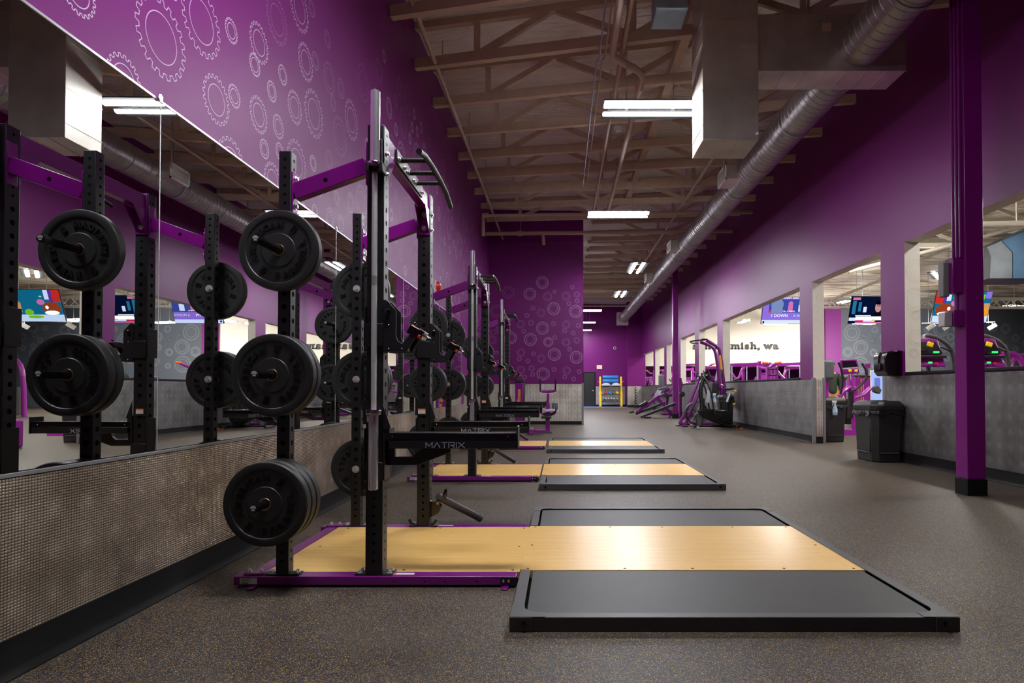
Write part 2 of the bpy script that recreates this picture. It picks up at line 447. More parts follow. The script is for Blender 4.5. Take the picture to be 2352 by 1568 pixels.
# left wall with its printed gears
b = MB()
b.hexa([LW(YF, 0, 0), LW(YD + .2, 0, 0), LW(YD + .2, -.2, 0), LW(YF, -.2, 0), LW(YF, 0, 6.8), LW(YD + .2, 0, 6.8), LW(YD + .2, -.2, 6.8), LW(YF, -.2, 6.8)], 0)
GL = [(180,-17,52,0),(371,88,90,0),(463,50,77,0),(531,71,27,0),(595,99,44,0),(585,149,25,0),(636,46,53,1),(688,20,50,0),(649,172,22,0),(702,143,41,0),(724,140,20,1),(285,184,57,0),(497,230,55,0),(538,221,26,0),(624,210,23,0),(594,264,41,0),(677,247,37,0),(721,262,53,0),(639,291,27,0),(530,376,59,0),(607,342,22,0),(642,348,20,0),(681,375,52,0),(626,416,42,0),(807,276,44,0),(783,203,22,1),(756,180,35,1),(752,90,19,1),(834,191,42,1),(719,375,18,0),(756,367,22,1),(781,314,45,1),(773,455,16,0),(805,465,23,0),(830,465,40,0),(757,501,24,0),(783,513,19,0),(723,486,17,0),(698,488,20,0),(765,237,18,1),(400,-10,10,0),(716,20,18,1),(845,420,20,1),(812,395,14,1),(735,440,12,1)]
placed = []
def lput(y, z): return LW(y, .0012, z)
for u, v, r, f in GL:
    p = Wl(u, v); R = r*p.y/FPX; placed.append((p.y, p.z, R))
    gear(b, p.y, p.z, R, lput, 1 + f, .0052 if not f else .005)
rg = random.Random(5)
for _ in range(1500):
    y = rg.uniform(6.3, 18.0); z = rg.uniform(2.55 if y < 13 else 1.5, 4.9); R = rg.choice((.07, .075, .08, .12, .13, .19, .2))
    if z - R < 2.5 and y < 13.2: continue
    if z - R < 1.3 or any((y - a)**2 + (z - c)**2 < (R + q + .08)**2 for a, c, q in placed): continue
    placed.append((y, z, R)); gear(b, y, z, R, lput, 1 + (rg.random() < .6), .006)
for _ in range(300):                     # the part of the wall beside and behind the camera
    y = rg.uniform(-4.5, 2.0); z = rg.uniform(2.75, 5.2); R = rg.choice((.08, .13, .2, .2))
    if any((y - a)**2 + (z - c)**2 < (R + q + .1)**2 for a, c, q in placed): continue
    placed.append((y, z, R)); gear(b, y, z, R, lput, 1, .0065)
struct(b.build('wall_left', ['wall', 'gear', 'gear_faint'], smooth=0))
def strip(name, y0, y1, d0, d1, z0, z1, m, bev=0):
    q = MB(); q.hexa([LW(y0, d0, z0), LW(y1, d0, z0), LW(y1, d1, z0), LW(y0, d1, z0), LW(y0, d0, z1), LW(y1, d0, z1), LW(y1, d1, z1), LW(y0, d1, z1)])
    return struct(q.build(name, m, bevel=bev))
strip('trim_1', YF, 13.05, .0005, .012, .12, .715, 'weave_y')
strip('trim_2', 13.05, YD, .0005, .012, .12, 1.23, 'weave_y')
strip('trim_3', YF, 13.05, .0005, .016, .717, .733, 'trim', .002)
q = MB()
for y0, y1 in ((YF, YD),):
    pr = [(.0005, 0), (.03, 0), (.03, .005), (.019, .02), (.014, .04), (.016, .145), (.0005, .148)]
    q.prism([LW(y0, d, z) for d, z in pr], LW(y1, 0, 0) - LW(y0, 0, 0))
struct(q.build('baseboard_left', 'base'))

# front wall (behind the camera), back wall, divider wall
b = MB(); b.box(-3, 34, YF - .2, YF, 0, 6.9); struct(b.build('wall_front', 'wall', smooth=0))
b = MB()
b.box(-8, 4.02, YB, YB + .2, 0, 6.9, 0); b.box(4.02, RX + RT, YB - 1.2, YB + .2, 0, 6.9, 0)
b.box(RX + RT, 16.45, YB, YB + .2, 0, 6.4, 1); b.box(16.45, 17.4, YB - .25, YB + .2, 0, 6.4, 0); b.box(17.4, 34, YB, YB + .2, 0, 6.4, 2)
rg2 = random.Random(11); pl2 = []
for _ in range(900):
    x = rg2.uniform(17.7, 31); z = rg2.uniform(2.4, 4.9); R = rg2.choice((.16, .22, .3, .45, .5))
    if any((x - a)**2 + (z - c)**2 < (R + q + .05)**2 for a, c, q in pl2): continue
    pl2.append((x, z, R)); gear(b, x, z, R, lambda x, z: Vector((x, YB - .002, z)), 3, .05, plain=rg2.random() < .5)
struct(b.build('wall_back', ['wall', 'cream', 'darkwall', 'gear_grey'], smooth=0))
b = MB(); b.box(33.8, 34, YF, YB, 0, 6.4, 0); struct(b.build('wall_side', 'darkwall', smooth=0))
b = MB(); b.box(-8.2, -8, YD, YB, 0, 6.9, 0); struct(b.build('wall_side', 'wall', smooth=0))
q = MB(); q.box(-8, 1.38, YB - .012, YB, .1, 1.25); q.box(2.18, 4.0, YB - .012, YB, .1, 1.25); q.box(4.03, RX - .01, YB - 1.212, YB - 1.2, .1, 1.25)
struct(q.build('trim_4', 'weave_x', smooth=0))
q = MB(); q.box(-8, 1.4, YB - .02, YB, 0, .12); q.box(2.16, 4.0, YB - .02, YB, 0, .12); q.box(4.02, RX - .02, YB - 1.22, YB - 1.2, 0, .12)
struct(q.build('baseboard_back', 'base', smooth=0))
b = MB(); b.box(Xw(YD) + .001, XD, YD, YD + .22, 0, 6.8, 0)
GF = [(1355,583,55,0),(1243,685,55,0),(1050,672,55,1),(1457,818,57,0),(1655,842,57,0),(1357,993,57,0),(1247,1095,57,0),(1408,1118,42,0),(1463,1230,57,0),(1660,1255,57,0),(1362,1405,57,0),(1570,705,38,1),(1665,690,26,1),(1403,708,40,1),(1342,855,38,1),(1160,958,36,1),(1253,945,26,1),(1570,960,36,1),(1188,1022,20,1),(1555,1018,20,1),(1633,1038,20,1),(1467,1078,20,1),(1570,1120,36,1),(1665,1103,27,1),(1163,1213,36,1),(1345,1268,36,1),(1275,1223,20,1),(1600,1183,20,1),(1225,1290,20,1),(1148,1270,20,1),(1163,1370,36,1),(1258,1355,26,1),(1460,1365,20,1),(1575,1375,36,1),(1687,1385,20,1),(1195,1435,20,1),(1557,1433,20,1),(1637,1450,20,1),(1267,1410,20,1),(1680,970,22,1),(1455,953,20,1),(1668,747,20,1),(1595,772,20,1),(1270,815,20,1),(1217,878,20,1),(1465,665,16,1),(1625,625,18,1),(940,1255,55,0),(940,840,55,1),(1070,1080,55,0),(905,1100,36,1),(955,1000,20,1),(1060,900,28,1)]
for x, y, r, f in GF:
    p = W(900 + x/3.92, 500 + y/3.92, YD); R = r/3.92*YD/FPX
    gear(b, p.x, p.z, R, lambda x, z: Vector((x, YD - .0015, z)), 1 + f, .011 if not f else .013, plain=bool(f))
p = W(1218, 881, YD); 
struct(b.build('wall_middle', ['wall', 'gear_far', 'gear_far_faint'], smooth=0))
q = MB(); q.box(Xw(YD) + .02, XD - .05, YD - .012, YD - .0005, .09, 1.21); struct(q.build('trim_5', 'weave_x', smooth=0))
q = MB(); q.box(XD - .055, XD + .006, YD - .02, YD + .05, 0, 1.235); struct(q.build('trim_6', 'trim', bevel=.004))
q = MB(); q.box(Xw(YD) + .05, XD - .055, YD - .02, YD - .0005, 0, .1); struct(q.build('baseboard_middle', 'base', smooth=0))

# right wall: header, piers and two low walls round the openings
ZO = 3.14
piers = [(2.1, 2.75), (8.66, 9.31), (11.83, 12.47), (18.4, 19.05), (21.6, 22.25), (24.9, 25.5), (28.2, 28.85), (31.6, 32.2), (36.9, YB)]
b = MB()
PM = (0, 1, 1, 1, 1, 1)
b.box(RX, RX + RT, YF, YB, ZO, 6.8, PM)
for y0, y1 in piers: b.box(RX, RX + RT, y0, y1, 1.25, ZO, PM)
for y0, y1 in ((YF, 9.25), (11.83, YB)): b.box(RX, RX + RT, y0, y1, 0, 1.25, PM)
for yn in (8.66, 11.83, 18.4, 21.6):      # the print carries round the cream jambs
    gg = random.Random(int(yn*10)); 
    zz = 1.55
    while zz < 3.0:
        R = gg.choice((.07, .12, .17)); x = RX + gg.uniform(.0, RT)
        n = 20; pts = []
        def cput(x, z): return Vector((min(RX + RT, max(RX, x)), yn - .0015, z))
        gear(b, x, zz, R, cput, 2, .004); zz += R*2 + .08
struct(b.build('wall_right', ['wall', 'cream', 'gear_cream'], smooth=0))
q = MB(); q.box(RX - .012, RX - .0005, YF, 9.24, .125, 1.235); q.box(RX - .012, RX - .0005, 11.89, YB - 1.22, .125, 1.235)
struct(q.build('trim_7', 'weave_ry', smooth=0))
q = MB(); q.box(RX + .045, RX + RT - .045, 11.816, 11.8295, .125, 1.235); struct(q.build('trim_8', 'weave_x', smooth=0))
q = MB()
for x, y in ((RX - .012, 11.83), (RX + RT - .04, 11.83)): q.box(x, x + .055, y - .018, y + .06, 0, 1.27)
q.box(RX - .014, RX + .045, 9.19, 9.262, 0, 1.24)
struct(q.build('trim_9', 'trim', bevel=.004))
q = MB()
ops = [(YF, 2.1), (2.75, 8.66), (12.47, 18.4), (19.05, 21.6), (22.25, 24.9), (25.5, 28.2), (28.85, 31.6), (32.2, 36.9)]
for y0, y1 in ops: q.box(RX - .02, RX + RT + .02, y0 + .002, y1 - .002, 1.25, 1.285)
struct(q.build('trim_10', 'base', bevel=.004))
q = MB()
for y0, y1 in ((YF, 9.2), (11.9, YB - 1.22)):
    pr = [(0, 0), (-.03, 0), (-.03, .005), (-.019, .02), (-.014, .04), (-.016, .145), (0, .148)]
    q.prism([(RX - .0005 + d, y0, z) for d, z in pr], (0, y1 - y0, 0))
q.box(RX + .045, RX + RT - .045, 11.812, 11.8295, 0, .13)
struct(q.build('baseboard_right', 'base'))

# black door and its sign on the back wall
b = MB(); b.box(1.42, 2.14, YB - .03, YB - .002, 0, 2.12)
d1 = struct(b.build('door_1', 'base', bevel=.004, base=(1.42, YB, 0)))
q = MB(); q.box(1.46, 2.1, YB - .04, YB - .03, .02, 2.08); q.build('door_panel', 'black', d1)
q = MB(); q.cyl((2.04, YB - .1, 1.0), (2.04, YB - .04, 1.0), .02); q.cyl((1.94, YB - .09, 1.0), (2.05, YB - .09, 1.0), .012); q.build('door_handle', 'steel', d1)
q = MB(); q.box(1.38, 1.42, YB - .035, YB - .002, 0, 2.16); q.box(2.14, 2.18, YB - .035, YB - .002, 0, 2.16); q.box(1.38, 2.18, YB - .035, YB - .002, 2.12, 2.16)
q.build('door_frame', 'base', d1)
e = thing('exit_sign', 'small pink and red lit sign on the purple back wall above the black door', 'sign', W(1377, 843, YB - .06))
x, y, z = e.location
M['signlit'] = emit('lit_sign_face', (255, 190, 170), 1.6); M['signred'] = emit('lit_sign_letters', (255, 96, 60), 1.5)
q = MB(); q.box(x - .17, x + .17, y, y + .058, z - .12, z + .12); q.build('housing', 'white', e, bevel=.02)
q = MB(); q.box(x - .155, x + .155, y - .004, y, z - .105, z + .105); q.build('face', 'signlit', e)
q = MB()
for k, ch in enumerate('EXIT'): q = MB(); q.text(ch, (x - .1 + .067*k, y - .006, z - .05), (1, 0, 0), (0, 0, 1), .14, .002); q.build('letter', 'signred', e)
q = MB(); q.box(1.4, 4.0, 36.15, YB - .03, 0, .008); tag(q.build('floor_mat', 'bluefloor', base=(2.7, 36.9, 0)), 'blue rubber floor strip in front of the yellow storage rack', 'floor mat')
s = thing('wall_sensor', 'small round white sensor on the purple back wall', 'sensor', W(1412, 799, YB - .02))
x, y, z = s.location
q = MB(); q.cyl((x, y, z), (x, y + .019, z), .09); q.build('base', 'white', s); q = MB(); q.ball((x, y, z), .06); q.build('lens', 'screen_dark', s)

# mirror panels on the left wall
joints = [-4.27, -1.85, .57, 2.99, 5.41, 7.83, 10.25, 12.67]
nm = ['farthest out of view', 'just out of view', 'left of the first seam, reflecting the front rack', 'between its first and second seams, behind the front rack', 'between its second and third seams, left of the middle rack', 'behind the middle rack', 'at the far end, behind the last rack']
for k in range(1, 7):
    y0, y1 = joints[k] + .002, joints[k + 1] - .002
    t = thing('wall_mirror', 'tall frameless wall mirror panel ' + nm[k], 'mirror', LW((y0 + y1)/2, .003, .737), 'mirror panels along the left wall')
    q = MB(); q.hexa([LW(y0, .003, .737), LW(y1, .003, .737), LW(y1, .009, .737), LW(y0, .009, .737), LW(y0, .003, 2.448), LW(y1, .003, 2.448), LW(y1, .009, 2.448), LW(y0, .009, 2.448)])
    q.build('glass', 'mirror', t, smooth=0)
    q = MB(); q.hexa([LW(y0, .0005, 2.448), LW(y1, .0005, 2.448), LW(y1, .013, 2.448), LW(y0, .013, 2.448), LW(y0, .0005, 2.459), LW(y1, .0005, 2.459), LW(y1, .013, 2.459), LW(y0, .013, 2.459)])
    q.build('top_channel', 'alu', t)
    q = MB(); q.hexa([LW(y1 - .004, .009, .737), LW(y1, .009, .737), LW(y1, .0105, .737), LW(y1 - .004, .0105, .737), LW(y1 - .004, .009, 2.448), LW(y1, .009, 2.448), LW(y1, .0105, 2.448), LW(y1 - .004, .0105, 2.448)])
    q.build('polished_edge', 'steel', t)
    q = MB(); p = LW(y1 - .02, .0, 2.465); q.cyl(p + Vector((.016, 0, 0)), p + Vector((.022, 0, 0)), .016); q.build('clip', 'chrome', t)

# ================================================================ roof: trusses, pipes, ducts, lamps
ORD = ['nearest', 'second nearest', 'third nearest', 'fourth nearest', 'fifth nearest', 'sixth nearest', 'seventh nearest', 'eighth nearest', 'ninth nearest', 'tenth nearest', 'eleventh nearest', 'twelfth nearest', 'thirteenth nearest', 'fourteenth nearest', 'fifteenth nearest']
for k in range(-5, 20):
    yl = 8.45 + 1.27*k
    zl = 5.10 + .048*min(15.3, max(yl, 4))
    left_x = Xw(yl) + .01
    if yl > YD - .1: left_x = XD + .3
    if YD - .1 < yl < YD + .5 or yl - 1.18 > YB - 1.6: continue
    def TP(x, dz):
        k2 = (x - Xw(yl))/(4.78 - Xw(yl)); return Vector((x, yl - 1.18*k2, zl + (5.68 - zl)*k2 + dz))
    lab = ('tan painted timber roof truss, %s in the row under the dark ceiling' % ORD[k + 1]) if 0 <= k + 1 < 8 else 'tan painted timber roof truss deep in the row under the dark ceiling' if k > 6 else 'tan painted timber roof truss over the front rack, seen only in the mirror'
    t = thing('roof_truss', lab, 'roof truss', TP((left_x + 4.78)/2, .09), 'timber trusses under the roof')
    q = MB(); q.bar(TP(left_x, .07), TP(4.78, .07), .09, .14); q.build('bottom_chord', 'beam', t)
    q = MB(); q.bar(TP(left_x, .60), TP(4.86, .60), .09, .10); q.build('top_chord', 'beam', t)
    x = -1.15
    while x < 4.4:
        for a, bb in (((x, .12), (x, .57)), ((x + .05, .12), (x + 1.0, .57)), ((x + 2.05, .12), (x + 1.1, .57))):
            if a[0] < left_x + .1 or a[0] > 4.7 or bb[0] > 4.8: continue
            q = MB(); q.bar(TP(*a), TP(*bb), .04 if a[0] == bb[0] else .06, .085, up=(1, 0, 0) if a[0] == bb[0] else (0, 0, 1)); q.build('web', 'beam', t)
        x += 2.1
# longitudinal timber between the trusses
q = MB(); q.bar((1.72, 5.0, 5.9), (1.72, 16, 5.98), .13, .16)
tag(q.build('roof_purlin', 'beam', base=(1.72, 10, 5.85)), 'pale timber purlin running away from the camera left of the tall duct', 'roof beam')

def pipe(name, pts, r, label, group=None, extra=(), sm=0):
    t = thing(name, label, 'pipe', pts[0], group)
    q = MB(); q.tube(pts, r, 12, smooth=sm); q.build('pipe_run', 'pipe', t)
    for kind, a, b2, rr in extra:
        q = MB(); q.cyl(a, b2, rr, 10); q.build(kind, 'pipe', t)
    return t
ex = [('hanger', (-1.74 - .0*y, y, 5.6), (-1.74, y, zc(-1.74, y) - .0), .008) for y in (6.2, 8.9, 11.5, 14.1)] + [('coupling', (-1.74, y - .05, 5.56), (-1.74, y + .05, 5.56), .04) for y in (5.2, 10.3, 14.6)]
pipe('sprinkler_pipe', [(-1.74, -3, 5.56), (-1.74, 18.25, 5.56)], .03, 'tan sprinkler pipe running lengthwise closest to the purple gear wall', 'overhead pipes', ex)
ex = [('hanger', (.82, y, 5.54), (.82, y, zc(.82, y)), .008) for y in (7.4, 9.9, 12.6)]
pipe('sprinkler_pipe', [(.82, -3, 5.53), (.82, 15.4, 5.53)], .032, 'thin tan pipe running lengthwise beside the elbowed pipe', 'overhead pipes', ex)
pipe('sprinkler_pipe', [(.66, -3, 5.4), (.66, 7.8, 5.4), (.70, 7.95, 5.4), (1.1, 8.3, 5.4), (1.15, 8.5, 5.4), (1.15, 15.4, 5.4)], .047, 'thick tan pipe with an elbow left of the tall duct', 'overhead pipes', [('hanger', (x, y, 5.42), (x, y, zc(x, y)), .008) for x, y in ((.66, 6.4), (1.15, 10.6))] + [('coupling', (1.15, 8.75, 5.4), (1.15, 8.9, 5.4), .055)], sm=1)
pipe('sprinkler_pipe', [(3.02, 7.7, 5.63), (3.02, 24, 5.63)], .03, 'tan pipe running lengthwise to the right behind the tall duct', 'overhead pipes', [('hanger', (3.02, y, 5.6), (3.02, y, zc(3.02, y)), .008) for y in (11.2, 14.6)] + [('drop', (3.02, 11.2, 5.6), (3.02, 11.2, 5.1), .014)])
p0 = W(1111, 495, 15.5); p1 = W(1733, 487, 15.5)
pipe('sprinkler_pipe', [p0 + Vector((-.03, .1, -.5)), p0 + Vector((-.02, .02, -.08)), p0, p1], .05, 'thick tan pipe crossing the hall above the farther hanging lamp', 'overhead pipes', [('coupling', p0 + Vector((-.04, 0, 0)), p0 + Vector((.12, 0, 0)), .065)])
p0 = W(1104, 537, 17.2); p1 = W(1682, 531, 17.2)
ex = [('drop', W(1247, 535, 17.2), W(1249, 562, 17.2), .05), ('coupling', W(1188, 536, 17.2), W(1200, 536, 17.2), .07), ('hanger', W(1195, 536, 17.2), W(1195, 500, 17.2), .008)]
pipe('sprinkler_pipe', [p0, p1], .055, 'lower thick tan pipe with a short drop crossing in front of the printed divider wall', 'overhead pipes', ex)
pipe('sprinkler_pipe', [(.9, 29.5, 5.1), (3.24, 29.5, 5.1)], .035, 'far grey pipe crossing above the corridor to the end of the round duct', 'overhead pipes', [('hanger', (2.0, 29.5, 5.0), (2.0, 29.5, zc(2.0, 29.5) + .05), .01)])
# thin electrical conduits by the elbowed pipe
for k, (x, z) in enumerate(((.52, 5.52), (.6, 5.55))):
    q = MB(); q.tube([(x, 5, z), (x, 8.2, z), (x - .03, 8.3, z + .02), (x - .03, 13.5, z + .05)], .012, 8)
    tag(q.build('conduit', 'ductblue' if k == 0 else 'pipe', base=(x, 5, z)), ('thin blue-grey electrical conduit along the trusses left of the elbowed pipe', 'thin tan electrical conduit along the trusses left of the elbowed pipe')[k], 'conduit', 'roof conduits')
# smoke detector
p = W(1420, 300, 10.6); t = thing('smoke_detector', 'round white smoke detector under the trusses below the nearest lamp', 'smoke detector', p)
q = MB(); q.cyl(p + Vector((0, 0, .03)), p + Vector((0, 0, .07)), .075, 20); q.build('base', 'white', t, bevel=.006)
q = MB(); q.lathe([(.0, -.02), (.03, -.02), (.055, .0), (.06, .03)], p, (0, 0, 1), 20); q.build('dome', 'white', t)
q = MB(); q.cyl(p + Vector((0, 0, .07)), p + Vector((0, 0, zc(p.x, p.y) - p.z)), .008, 8); q.build('hanger', 'pipe', t)

def seams(q, axis, x0, x1, y0, y1, zs):      # standing seams round a vertical box duct
    for z in zs: q.box(x0 - .004, x1 + .004, y0 - .004, y1 + .004, z, z + .008)
t = thing('box_duct', 'tall galvanised box duct hanging down beside the nearest bright lamp', 'air duct', (1.96, 7.3, 3.92))
DX0, DX1, DY0, DY1 = 1.645, 2.29, 7.0, 7.57
q = MB(); q.box(DX0, DX1, DY0, DY1, 3.92, 6.1); q.build('casing', 'duct', t, bevel=.004)
q = MB(); seams(q, 'z', DX0, DX1, DY0, DY1, (4.09, 4.5, 4.75, 5.05, 5.32)); 
for k in (1, 2): q.bar((DX0 + .215*k - .02, DY0, 3.917), (DX0 + .215*k + .03, DY1, 3.917), .01, .006)
q.build('seams', 'duct', t)
q = MB(); q.ball((DX1 - .02, DY0 - .012, 3.99), .02, n=8, m=6); q.build('sealant_blob', 'white', t)
t = thing('plenum_duct', 'horizontal galvanised box duct joining the tall duct to the round spiral duct', 'air duct', (3.2, 7.36, 4.8))
HX1 = 4.08
q = MB(); q.box(DX1 + .006, HX1, 7.13, 7.59, 4.8, 5.47); q.build('casing', 'duct', t, bevel=.003)
q = MB()
for k in range(8):
    x = DX1 + .12 + .24*k
    if x > HX1 - .03: break
    q.box(x, x + .008, 7.125, 7.595, 4.796, 5.474)
q.box(DX1 + .006, HX1, 7.12, 7.13, 4.79, 4.805)
q.build('seams', 'duct', t)
q = MB(); p = W(1898, 62, 7.12); q.box(p.x - .055, p.x + .055, 7.118, 7.124, p.z - .05, p.z + .05); q.build('paper_tag', 'beam', t)
q = MB()
for x in (3.0, 3.9): q.box(x, x + .03, 7.34, 7.37, 5.47, 6.2); q.build('strap', 'alu', t); q = MB()
SX, SZ, SR = 3.54, 5.1, .26
def spiral(name, y0, y1, label):
    t = thing(name, label, 'air duct', (SX, (y0 + y1)/2, SZ - SR), 'round spiral duct sections')
    prof = []; y = y0; k = 0
    while y < y1 - .13:
        prof += [(SR, y - y0), (SR, y - y0 + .112), (SR + .007, y - y0 + .118), (SR + .007, y - y0 + .126)]; y += .13
    prof += [(SR, y1 - y0)]
    q = MB(); q.lathe(prof, (SX, y0, SZ), (0, 1, 0), 40); q.build('duct_shell', 'spiral', t, smooth=40)
    yy = y0 + .04
    while yy < y1 - .05: q = MB(); q.lathe([(SR + .001, -.03), (SR + .012, -.03), (SR + .012, .03), (SR + .001, .03)], (SX, yy, SZ), (0, 1, 0), 40); q.build('joint_band', 'spiral', t); yy += 3.0
    yy = y0 + 1.5
    while yy < y1:
        q = MB(); q.lathe([(SR + .01, -.015), (SR + .016, -.015), (SR + .016, .015), (SR + .01, .015)], (SX, yy, SZ), (0, 1, 0), 32); q.box(SX - .012, SX + .012, yy - .012, yy + .012, SZ + SR, zc(SX, yy)); q.build('hanger_strap', 'alu', t); yy += 3
    return t
spiral('spiral_duct', -3.0, 7.13, 'round spiral duct section overhead, in front of the box plenum')
t = spiral('spiral_duct', 7.59, 34.5, 'long round spiral duct running from the box plenum to the far end of the hall')
q = MB(); q.box(SX - .35, SX + .3, 34.5, 34.95, SZ - .38, SZ + .35); q.build('end_box', 'duct', t, bevel=.01)
for k, (u, v) in enumerate(((1660, 427), (1537, 592), (1483, 657))):
    # side registers: where the sight line meets the duct's left flank
    y = min((abs((W(u, v, y).x) - (SX - SR - .2)), y) for y in [8 + .05*i for i in range(400)])[1]
    q = MB(); q.box(SX - SR - .2, SX - SR + .12, y - .28, y + .28, SZ - .14, SZ + .12); rg_ = q.build('air_register', 'duct', t, bevel=.004)
    q = MB(); x = SX - SR - .215
    for z0, z1 in ((SZ - .16, SZ - .125), (SZ + .105, SZ + .14)): q.box(x, x + .014, y - .31, y + .31, z0, z1)
    for y0 in (y - .31, y + .275): q.box(x, x + .014, y0, y0 + .035, SZ - .16, SZ + .14)
    q.build('register_frame', 'white', rg_)
    for j in range(6):
        q = MB(); q.obox((x + .008, y, SZ - .1 + .04*j), .004, .56, .03, Matrix.Rotation(.6, 3, 'Y')); q.build('louvre', 'white', rg_)
t = thing('box_duct', 'short blue-grey box duct hanging left of the tall duct', 'air duct', W(1540, 40, 7.4))
a = W(1500, 54, 7.3); c = W(1568, 54, 7.3)
q = MB(); q.box(a.x, c.x, 7.0, 7.42, a.z, 6.0); q.build('casing', 'ductblue', t, bevel=.004)
q = MB(); q.box(a.x - .008, c.x + .008, 6.99, 7.43, a.z + .12, a.z + .135); q.box(a.x - .005, c.x + .005, 6.995, 7.425, a.z + .004, a.z + .016); q.build('seams', 'ductblue', t)

def lamp(x, y, z, L, along, label, mat_b='lamp', zt=None, w=.09, group='hanging tube lamps', yaw=0):
    t = thing('tube_lamp', label, 'ceiling lamp', (x, y, z), group)
    R = Matrix.Rotation(yaw if along == 'x' else yaw + PI/2, 3, 'Z')
    c = Vector((x, y, z))
    for s in (-1, 1): q = MB(); q.obox(c + R @ Vector((0, s*.165, .036)), L + .02, .21, .016, R); q.obox(c + R @ Vector((0, s*.12, .055)), L - .1, .1, .03, R); q.build('housing', 'lamphousing', t, bevel=.003)  # plates widened past the tubes to cut off light above the lamp
    for s in (-.11, .11):
        q = MB(); k = w/.09
        q.hexa([c + R @ Vector(p) for p in ((-L/2, s - .02*k, .004), (L/2, s - .02*k, .004), (L/2, s + .02*k, .004), (-L/2, s + .02*k, .004), (-L/2, s - .045*k, .0275), (L/2, s - .045*k, .0275), (L/2, s + .045*k, .0275), (-L/2, s + .045*k, .0275))])
        q.build('diffuser', mat_b, t, smooth=0)
    if mat_b == 'lamp2':  # added upward glow for the cardio room ceiling
        for s in (-1, 1): q = MB(); q.obox(c + R @ Vector((0, s*.12, .073)), L - .12, .09, .006, R); q.build('added_uplight_panel', 'added_uplight', t, smooth=0)
    zt = zc(x, y) if zt is None else zt
    for s in (-.25, .25):
        q = MB(); p = c + R @ Vector((s*L, 0, .06)); q.obox(p, .04, .3, .012, R); q.cyl(p, (p.x, p.y, zt), .004, 6); q.build('hanger', 'alu', t)
    return t
names = {7.9: 'bright twin-tube ceiling lamp ending beside the tall box duct', 12.4: 'bright twin-tube lamp hanging crosswise in the middle of the ceiling'}
for y in (2.6, 7.9, 12.4):
    lamp(-.35 if y < 5 else 1.17, y, 4.66 if y == 7.9 else 4.58, 1.22, 'x', names.get(y, 'twin-tube ceiling lamp hanging over the front rack, out of view'))
lamp(2.24, 17.9, 4.6, 1.5, 'y', 'twin-tube lamp set lengthwise in the corridor, nearer of the two slanted pairs', group='hanging tube lamps')
lamp(2.24, 22.8, 4.6, 1.4, 'y', 'twin-tube lamp set lengthwise in the corridor, farther of the two slanted pairs')
for y, l in ((27.1, 'crosswise twin-tube lamp by the divider wall edge, top of the three far bars'), (31.9, 'crosswise twin-tube lamp by the divider wall edge, middle of the three far bars'), (36.0, 'crosswise twin-tube lamp by the divider wall edge, lowest of the three far bars')):
    lamp(1.2, y, 4.55, 1.22, 'x', l)
for y in (23.0, 28.5, 34.0):  # unseen lamps, added to brighten the back wall
    lamp(-2.6, y, 4.55, 1.22, 'x', 'twin-tube ceiling lamp hidden behind the dark printed wall')
# red strobe on the gear wall
p = Wl(1000, 658); t = thing('fire_alarm', 'red fire alarm strobe on the purple gear wall above the mirrors', 'fire alarm', p)
q = MB(); q.ball(p, .1, .09, .1, lo=-1); q.build('dome', 'red', t); q = MB(); q.cyl(p + Vector((-.02, 0, 0)), p + Vector((.03, 0, 0)), .1, 20); q.build('base', 'white', t)

# ---- support columns
def column(x, y, w, h, label, conduit):
    t = thing('support_column', label, 'column', (x, y, 0), 'purple steel columns')
    q = MB(); q.box(x - w/2, x + w/2, y - w/2, y + w/2, .16, h); q.build('shaft', 'purplecol', t, bevel=.006)
    q = MB(); q.box(x - w/2 - .008, x + w/2 + .008, y - w/2 - .008, y + w/2 + .008, 0, .16); q.build('base_band', 'base', t, bevel=.004)
    if conduit:
        for k, (yy, zb) in enumerate(((y - .055, 2.34), (y + .0, 2.02), (y + .055, 2.34))):
            q = MB(); q.tube([(x - w/2 - .022, yy, h), (x - w/2 - .022, yy, zb)], .014, 10); q.build('conduit', 'purplecol', t)
        q = MB(); q.box(x - w/2 - .1, x - w/2 - .001, y - .05, y + .075, 1.99, 2.34); q.build('junction_box', 'purplecol', t, bevel=.006)
        q = MB(); q.box(x - w/2 - .16, x - w/2 - .1, y + .0, y + .09, 1.96, 2.3); q.build('switch_box', 'trim', t, bevel=.008)
        q = MB(); q.box(x - w/2 - .1, x - w/2 - .001, y - .06, y + .07, 1.66, 1.82); q.build('junction_box', 'purplecol', t, bevel=.006)
        q = MB(); q.box(x - w/2 - .18, x - w/2 - .101, y - .04, y + .06, 1.66, 1.80); q.build('outlet_box', 'steel', t, bevel=.006)
        q = MB(); q.tube([(x - w/2 - .022, y, 2.0), (x - w/2 - .022, y, 1.82)], .014, 10); q.build('conduit', 'purplecol', t)
    return t
M['purplecol'] = mat('purple_gloss_paint', (124, 16, 120), .3, coat=.2)
column(4.06, 6.05, .18, 6.35, 'square purple steel column with conduits standing near the right wall', True)
column(4.19, 22.3, .19, 6.3, 'distant square purple column standing between the exercise machines', False)
